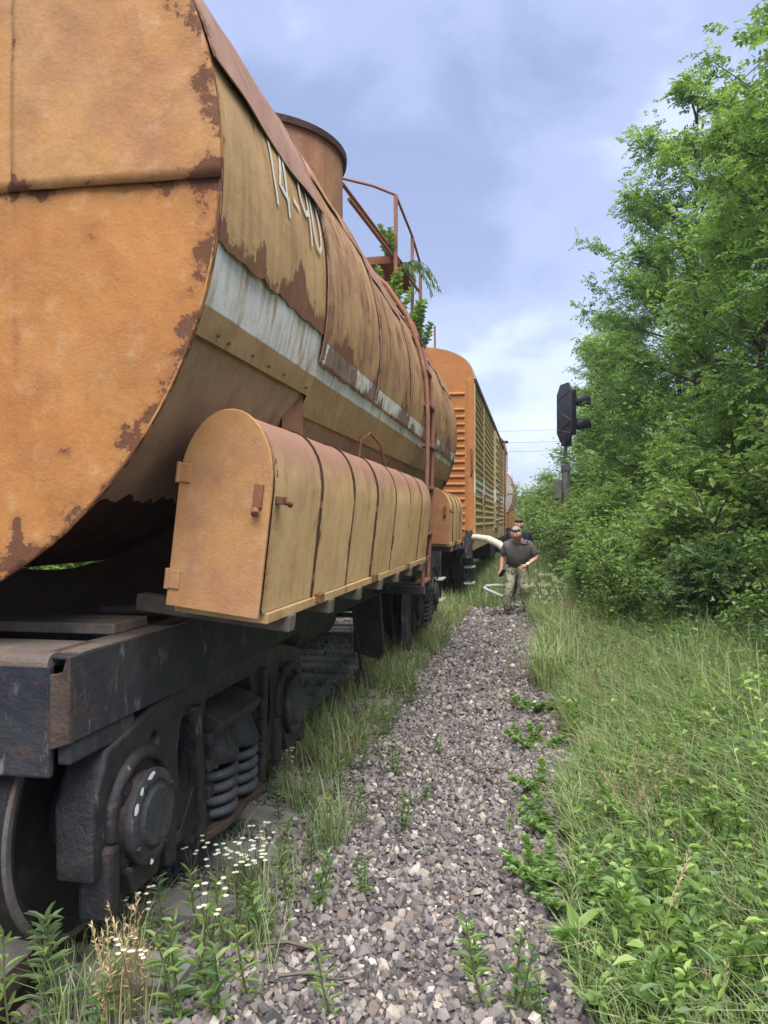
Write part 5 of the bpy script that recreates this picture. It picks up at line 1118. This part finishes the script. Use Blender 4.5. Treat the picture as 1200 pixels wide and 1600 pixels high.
# ------------------------------------------------------------------ signal
sg = empty('railway_signal', (.80, 18.6, .0)); tag(sg, 'black railway signal on a grey concrete post half hidden in leaves', 'signal')
MB().tube([(0, 0, -.3), (0, 0, 2.9)], [.12, .09], 20).build('post', M['post'], sg, 50)
MB().tube([(0, 0, 2.9), (0, 0, 3.75)], .045, 12).build('mast_pipe', M['signal_line'], sg, 50)
MB().box((-.11, -.10, 2.85), (.11, .10, 3.0)).build('post_clamp', M['signal_line'], sg, bevel=.01)
MB().box((-.26, -.12, 2.2), (-.09, .10, 2.65)).build('relay_box', M['post'], sg, bevel=.015)
hd = empty('signal_head', (0, 0, 4.22), math.radians(25), sg)
octo = [(-.38, -.45), (-.38, .48), (-.20, .70), (.20, .70), (.38, .48), (.38, -.45), (.20, -.68), (-.20, -.68)]
curve_plate('shield', [octo], .02, .006, M['signal'], hd, YZ(-.02))
for (a, b) in (((-.36, -.2), (.2, -.42)), ((-.36, -.2), (.1, .0)), ((.34, .35), (-.30, .50)), ((.35, -.35), (-.3, -.5))):
    MB().tube([(-.045, a[0], a[1]), (-.045, b[0], b[1])], .010, 6).build('brace', M['signal_line'], hd)
MB().box((.0, -.17, -.52), (.20, .17, .55)).build('lamp_case', M['signal'], hd, bevel=.02)
for zz_ in (-.28, .28):
    MB().lathe([(.19, .05), (.20, .13), (.215, .13), (.225, .05)], (0, 0, zz_), 'x', 24).build('lens', M['shell'], hd, 40)
    hood = MB(); T = np.linspace(-.5, PI + .5, 18); V = []
    O = np.zeros((2, 18, 3)); I = np.zeros_like(O)
    for j, xx in enumerate((.19, .58)):
        for q, a in enumerate(T):
            r = .165; O[j, q] = (xx, r * math.cos(a), zz_ + r * math.sin(a)); I[j, q] = (xx, (r - .008) * math.cos(a), zz_ + (r - .008) * math.sin(a))
    v_, f_ = grid_solid(O, I); link('hood', np_mesh('hood', v_, f_, M['signal'], smooth=True), None, hd)
MB().box((-.08, -.08, -.78), (.12, .08, -.5)).build('bracket', M['signal'], hd, bevel=.01)

# ------------------------------------------------------------------ overhead wires between two poles
for sx in (-26, 30):
    p = empty('utility_pole', (sx, 74, 0)); tag(p, 'wooden utility pole carrying the wires across the line', 'utility pole', 'utility poles'); MB().tube([(0, 0, -.3), (0, 0, 11.2)], [.16, .11], 12).build('post', M['bark'], p, 50); MB().box((-.06, -.8, 10.2), (.06, .8, 10.35)).build('cross_arm', M['bark'], p)
for (z_, dy) in ((10.35, -.6), (9.3, 0), (8.5, .6)):
    o = MB().tube([(-26 + 56 * u, 74 + dy, z_ - .5 * (1 - (2 * u - 1) ** 2) + .6 * u) for u in np.linspace(0, 1, 17)], .014, 5).build('overhead_wire', M['wire'], None); tag(o, 'thin overhead wire crossing the sky beyond the box wagon', 'wire', 'overhead wires beyond the wagons')

# ------------------------------------------------------------------ people
def skin_mesh(name, verts, edges, radii, root=0, sub=2):
    me = bpy.data.meshes.new(name); me.from_pydata([tuple(v) for v in verts], edges, []); ob = bpy.data.objects.new(name, me); COL.objects.link(ob)
    ob.modifiers.new('skin', 'SKIN'); sv = me.skin_vertices[0].data
    for i, r in enumerate(radii): sv[i].radius = r if isinstance(r, tuple) else (r, r); sv[i].use_root = (i == root)
    m = ob.modifiers.new('sub', 'SUBSURF'); m.levels = sub; m.render_levels = sub
    bpy.context.view_layer.update(); dg = bpy.context.evaluated_depsgraph_get(); out = bpy.data.meshes.new_from_object(ob.evaluated_get(dg)); bpy.data.objects.remove(ob); bpy.data.meshes.remove(me)
    for p in out.polygons: p.use_smooth = True
    out.name = name; return out
class Sk:
    def __init__(s): s.v = []; s.e = []; s.r = []
    def add(s, p, r, par=None):
        s.v.append(Vector(p)); s.r.append(r); i = len(s.v) - 1
        if par is not None: s.e.append((par, i))
        return i
    def chain(s, pts, rs, par=None):
        for p, r in zip(pts, rs): par = s.add(p, r, par)
        return par
    def mesh(s, name, sub=2): return skin_mesh(name, s.v, s.e, s.r, 0, sub)
def camo_mat():
    k = NT('camouflage_cloth'); o = k.obj(); n1 = k.noise(o, 9, 4, 0.6, 1.2); n2 = k.noise(k.map(o, loc=(3, 8, 1)), 13, 4, 0.6, 1.0)
    c = k.mix(k.ramp(n1, [(0.47, 0.0), (0.50, 1.0)]), (0.30, 0.31, 0.21), (0.42, 0.40, 0.29)); c = k.mix(k.ramp(n2, [(0.56, 0.0), (0.58, 1.0)]), c, (0.13, 0.125, 0.08)); c = k.mix(k.ramp(k.noise(o, 20, 3, .5, 1), [(0.62, 0.0), (0.64, 1.0)]), c, (0.09, 0.07, 0.05))
    return k.done(c, 0.9, k.bump(k.noise(o, 14, 5, .6), .5, .02), spec=.15)
def cloth(name, c): return plain_mat(name, c, tuple(v * .75 for v in c), 11, .92, .45, .02, .12)
M['camo'] = camo_mat(); M['tee'] = cloth('charcoal_tshirt', (.135, .118, .115)); M['belt'] = cloth('black_belt', (.015, .014, .014)); M['boot'] = cloth('dark_boot', (.045, .038, .032))
M['skin'] = plain_mat('sunburnt_skin', (.56, .30, .21), (.50, .25, .17), 14, .55, .15, .003, .4); M['hair_grey'] = plain_mat('grey_hair', (.36, .31, .30), (.25, .215, .205), 60, .8, .6, .006, .2)
M['hair_brown'] = plain_mat('reddish_hair', (.17, .085, .06), (.10, .05, .04), 60, .8, .6, .006, .2); M['navy'] = cloth('dark_jacket', (.025, .028, .042)); M['pack'] = cloth('black_backpack', (.012, .012, .015)); M['jeans'] = cloth('dark_trousers', (.04, .045, .06))
M['eye'] = plain_mat('dark_eye', (.03, .02, .02), (.02, .015, .015), 20, .3); M['silver'] = plain_mat('steel_watch', (.62, .62, .60), (.5, .5, .5), 30, .35, .1, .001, .5, .6)
def V3(*a): return Vector(a)
def hand(sk, wrist, d, palm_n, par, curl=.5, thumb_side=1):
    """five-finger hand grown on from the wrist vertex; d: hand direction, palm_n: palm normal"""
    d = d.normalized(); n = (palm_n - d * palm_n.dot(d)).normalized(); sd_ = d.cross(n) * thumb_side
    pm = sk.add(wrist + d * .045, (.036, .020), par); pe = sk.add(wrist + d * .085, (.036, .018), pm)
    for i, (off, ln) in enumerate(((.030, .070), (.010, .080), (-.010, .074), (-.029, .058))):
        b = wrist + d * .088 + sd_ * off; d1 = (d + n * curl * .5).normalized(); d2 = (d + n * curl * 1.6).normalized()
        k1 = sk.add(b + d1 * ln * .12, .010, pe); k2 = sk.add(b + d1 * ln * .55, .0095, k1); sk.add(b + d1 * ln * .55 + d2 * ln * .45, .0075, k2)
    t1 = sk.add(wrist + d * .045 + sd_ * .045 + n * .01, .012, pm); sk.add(wrist + d * .085 + sd_ * .062 + n * .025, .009, t1)
def make_person(label, J, mats, extra):
    """J: joint positions, z up, facing -Y, local to the feet"""
    p = empty('person', J['origin'], J.get('rz', 0)); b = Sk()
    pel = b.add(J['pelvis'], (.13, .10)); sp = b.add(J['spine'], (.165, .14), pel); ch = b.add(J['chest'], (.165, .125), sp); nk0 = b.add(J['chest'].lerp(J['neck'], .7), (.085, .075), ch); nk = b.add(J['neck'], .068, nk0); h0 = b.add(J['neck'].lerp(J['head'], .55), .082, nk)
    hd_ = b.add(J['head'], (.112, .128), h0); up = J.get('up', J['head'] - J['neck']).normalized(); b.add(J['head'] + up * .088, (.100, .114), hd_)
    for s_ in 'RL':
        shd = b.add(J['sh' + s_], .066, ch); el = b.add(J['el' + s_], .044, b.add(J['sh' + s_].lerp(J['el' + s_], .5), .053, shd)); wr = b.add(J['wr' + s_], .029, b.add(J['el' + s_].lerp(J['wr' + s_], .4), .042, el))
        hand(b, J['wr' + s_], J['hd' + s_], J['pn' + s_], wr, J['cu' + s_], 1 if s_ == 'R' else -1)
        hp = b.add(J['hip' + s_], .085, pel); kn = b.add(J['kn' + s_], .064, b.add(J['hip' + s_].lerp(J['kn' + s_], .45), .082, hp)); an = b.add(J['an' + s_], .042, b.add(J['kn' + s_].lerp(J['an' + s_], .35), .06, kn)); b.add(J['an' + s_] + J['ft' + s_] * .6 + V3(0, 0, -.03), .024, an)
    link('body', b.mesh('body'), M['skin'], p)
    # shirt with sleeves
    c = Sk(); c1 = c.add(J['pelvis'] + V3(0, 0, -.02), J.get('r_hip', (.20, .165))); c2 = c.add(J['spine'], J.get('r_belly', (.20, .175)), c1); c3 = c.add(J['chest'], (.195, .145), c2); c4 = c.add(J['chest'].lerp(J['neck'], .72), (.105, .09), c3); c.add(J['chest'].lerp(J['neck'], .9), (.075, .07), c4)
    for s_ in 'RL':
        q = c.add(J['sh' + s_], .083, c3); q = c.add(J['sh' + s_].lerp(J['el' + s_], .5), .080, q); c.add(J['sh' + s_].lerp(J['el' + s_], J.get('sleeve', .85)), .076, q)
        if J.get('long'): q2 = len(c.v) - 1; q2 = c.add(J['el' + s_], .062, q2); c.add(J['wr' + s_], .045, q2)
    link('shirt', c.mesh('shirt'), mats['shirt'], p)
    # trousers
    c = Sk(); c1 = c.add(J['pelvis'] + V3(0, 0, -.02), (.205, .17)); c.add(J['pelvis'] + V3(0, 0, .10), (.215, .19), c1)
    for s_ in 'RL':
        q = c.add(J['hip' + s_], .130, c1); q = c.add(J['hip' + s_].lerp(J['kn' + s_], .5), .105, q); q = c.add(J['kn' + s_], .088, q); q = c.add(J['kn' + s_].lerp(J['an' + s_], .5), .084, q); c.add(J['an' + s_] + V3(0, 0, .03), .070, q)
    link('trousers', c.mesh('trousers'), mats['pants'], p)
    for s_ in 'RL':
        c = Sk(); q = c.add(J['an' + s_] + V3(0, 0, .06), .065); q = c.add(J['an' + s_] + V3(0, 0, -.03), (.066, .070), q); f = J['ft' + s_]; c.add(J['an' + s_] + f * 1.1 + V3(0, 0, -.050), (.058, .045), c.add(J['an' + s_] + f * .5 + V3(0, 0, -.042), (.062, .052), q)); c.add(J['an' + s_] - f * .25 + V3(0, 0, -.055), .04, q)
        link('boot', c.mesh('boot'), M['boot'], p)
    MB().lathe([(-.022, .178), (-.02, .184), (.02, .184), (.022, .178)], (0, 0, 0), 'z', 32).build('belt', M['belt'], p, 40, loc=J['pelvis'] + V3(0, 0, .055)).scale = (1.04, .86, 1)
    # head details
    f = J['face'].normalized(); rt = f.cross(up).normalized(); hc = J['head'] + up * .03
    nose = Sk(); nose.chain([hc + f * .085 + up * .015, hc + f * .112 - up * .025], [.012, .017]); link('nose', nose.mesh('nose', 1), M['skin'], p)
    for sgn in (-1, 1):
        e = Sk(); e.chain([hc + f * .088 + rt * sgn * .033 + up * .018, hc + f * .092 + rt * sgn * .031 + up * .018], [.008, .006]); link('eye', e.mesh('eye', 1), M['eye'], p)
        e = Sk(); e.chain([hc + rt * sgn * .086 + up * .025 - f * .01, hc + rt * sgn * .092 - up * .03], [(.010, .024), (.008, .018)]); link('ear', e.mesh('ear', 1), M['skin'], p)
        e = Sk(); e.chain([hc + f * .094 + rt * sgn * .018 + up * .038, hc + f * .086 + rt * sgn * .052 + up * .034], [.008, .006]); link('eyebrow', e.mesh('eyebrow', 1), mats['hair'], p)
    e = Sk(); e.chain([hc + f * .086 - rt * .028 - up * .062, hc + f * .095 - up * .060, hc + f * .086 + rt * .028 - up * .062], [.004, .005, .004]); link('mouth', e.mesh('mouth', 1), M['eye'], p)
    # hair: shell over the back and crown
    bm = bmesh.new(); bmesh.ops.create_uvsphere(bm, u_segments=28, v_segments=18, radius=1)
    for v in list(bm.verts):
        q = v.co; 
        if q.z < -.25 + .0 and q.y < .2: bm.verts.remove(v)
    for v in list(bm.verts):
        if v.co.y < -.30 and v.co.z < .55: bm.verts.remove(v)
    for v in list(bm.verts):
        if v.co.z < -.45: bm.verts.remove(v)
    R3 = Matrix((rt, -f, up)).transposed()
    for v in bm.verts: w_ = 1 + .025 * random.uniform(-1, 1); v.co = hc + up * .02 + R3 @ Vector((v.co.x * .088 * w_, v.co.y * .102 * w_, v.co.z * .098 * w_))
    me = bpy.data.meshes.new('hair'); bm.to_mesh(me); bm.free()
    for q in me.polygons: q.use_smooth = True
    hr = link('hair', me, mats['hair'], p); sm = hr.modifiers.new('solid', 'SOLIDIFY'); sm.thickness = .004
    extra(p); return tag(p, label, 'person')
J1 = dict(origin=(-.30, 13.8, float(ground_z(-.30, 13.8)) - .02), rz=0, pelvis=V3(.05, .06, .90), spine=V3(.06, .0, 1.06), chest=V3(.075, -.10, 1.27), neck=V3(.07, -.17, 1.37), head=V3(.045, -.26, 1.47), face=V3(-.22, -.85, -.45), up=V3(-.06, -.46, .88),
          shR=V3(-.13, -.10, 1.275), elR=V3(-.20, -.04, 1.06), wrR=V3(-.22, -.14, .845), hdR=V3(0, -.1, -1), pnR=V3(.3, -.6, 0), cuR=.9,
          shL=V3(.28, -.10, 1.275), elL=V3(.395, -.08, 1.06), wrL=V3(.215, -.27, .93), hdL=V3(-.9, -.15, -.35), pnL=V3(0, .8, -.5), cuL=.6,
          hipR=V3(-.04, .05, .86), knR=V3(-.10, -.12, .48), anR=V3(-.13, -.02, .09), ftR=V3(-.04, -.15, 0), hipL=V3(.14, .06, .86), knL=V3(.20, -.10, .50), anL=V3(.20, .32, .16), ftL=V3(.03, -.13, -.06), r_belly=(.225, .215), r_hip=(.205, .175))
def ex1(p):
    w_ = J1['wrL'].lerp(J1['elL'], .12); d = (J1['elL'] - J1['wrL']).normalized(); MB().tube([w_ - d * .014, w_ + d * .014], .043, 20).tube([w_ + V3(0, -.04, .018), w_ + V3(0, -.052, .022)], .02, 16).build('wrist_watch', M['silver'], p, 40)
man = make_person('grey-haired man in charcoal t-shirt and camouflage trousers stooping on the gravel path', J1, dict(shirt=M['tee'], pants=M['camo'], hair=M['hair_grey']), ex1)
ph = MB().box((-.037, -.006, -.075), (.037, .006, .075)).build('phone', M['belt'], None, bevel=.004); ph.location = Vector(J1['origin']) + V3(-.20, -.20, .785); ph.rotation_euler = (.4, .35, .5)
MB().box((-.033, -.0075, -.070), (.033, -.0062, .070)).build('screen', M['eye'], ph); tag(ph, 'small black phone in the right hand of the stooping man', 'phone')
J2 = dict(origin=(-.26, 16.1, float(ground_z(-.26, 16.1))), rz=.1, pelvis=V3(0, .02, .95), spine=V3(0, .0, 1.10), chest=V3(.0, -.03, 1.30), neck=V3(0, -.08, 1.48), head=V3(0, -.12, 1.59), face=V3(0, -1, -.3),
          shR=V3(-.20, -.03, 1.39), elR=V3(-.27, 0, 1.12), wrR=V3(-.25, -.1, .88), hdR=V3(0, -.2, -1), pnR=V3(.8, 0, 0), cuR=.5, shL=V3(.20, -.03, 1.39), elL=V3(.27, 0, 1.12), wrL=V3(.25, -.1, .88), hdL=V3(0, -.2, -1), pnL=V3(-.8, 0, 0), cuL=.5,
          hipR=V3(-.1, .02, .90), knR=V3(-.11, -.08, .48), anR=V3(-.11, .05, .09), ftR=V3(-.02, -.15, 0), hipL=V3(.1, .02, .90), knL=V3(.11, -.02, .48), anL=V3(.11, .15, .09), ftL=V3(.02, -.15, 0), long=True, sleeve=.9)
def ex2(p):
    c = Sk(); c.chain([V3(0, .15, 1.02), V3(0, .17, 1.2), V3(0, .14, 1.40)], [(.15, .09), (.17, .11), (.14, .08)]); link('backpack', c.mesh('backpack'), M['pack'], p)
make_person('person in dark clothes with backpack walking hidden behind the stooping man', J2, dict(shirt=M['navy'], pants=M['jeans'], hair=M['hair_brown']), ex2)

# ------------------------------------------------------------------ haze in the air
k = NT('pale_air'); k.t.nodes.remove(k.b); pv = k.n('ShaderNodeVolumePrincipled'); pv.inputs['Color'].default_value = (.86, .90, 1.0, 1); pv.inputs['Density'].default_value = .0011; pv.inputs['Anisotropy'].default_value = .2
k.t.links.new(pv.outputs[0], k.out.inputs['Volume'])
hz = MB().box((-60, -30, -2.5), (60, 420, 22)).build('haze', k.m); tag(hz, 'thin pale haze paling the distant trees', 'haze', kind='stuff')
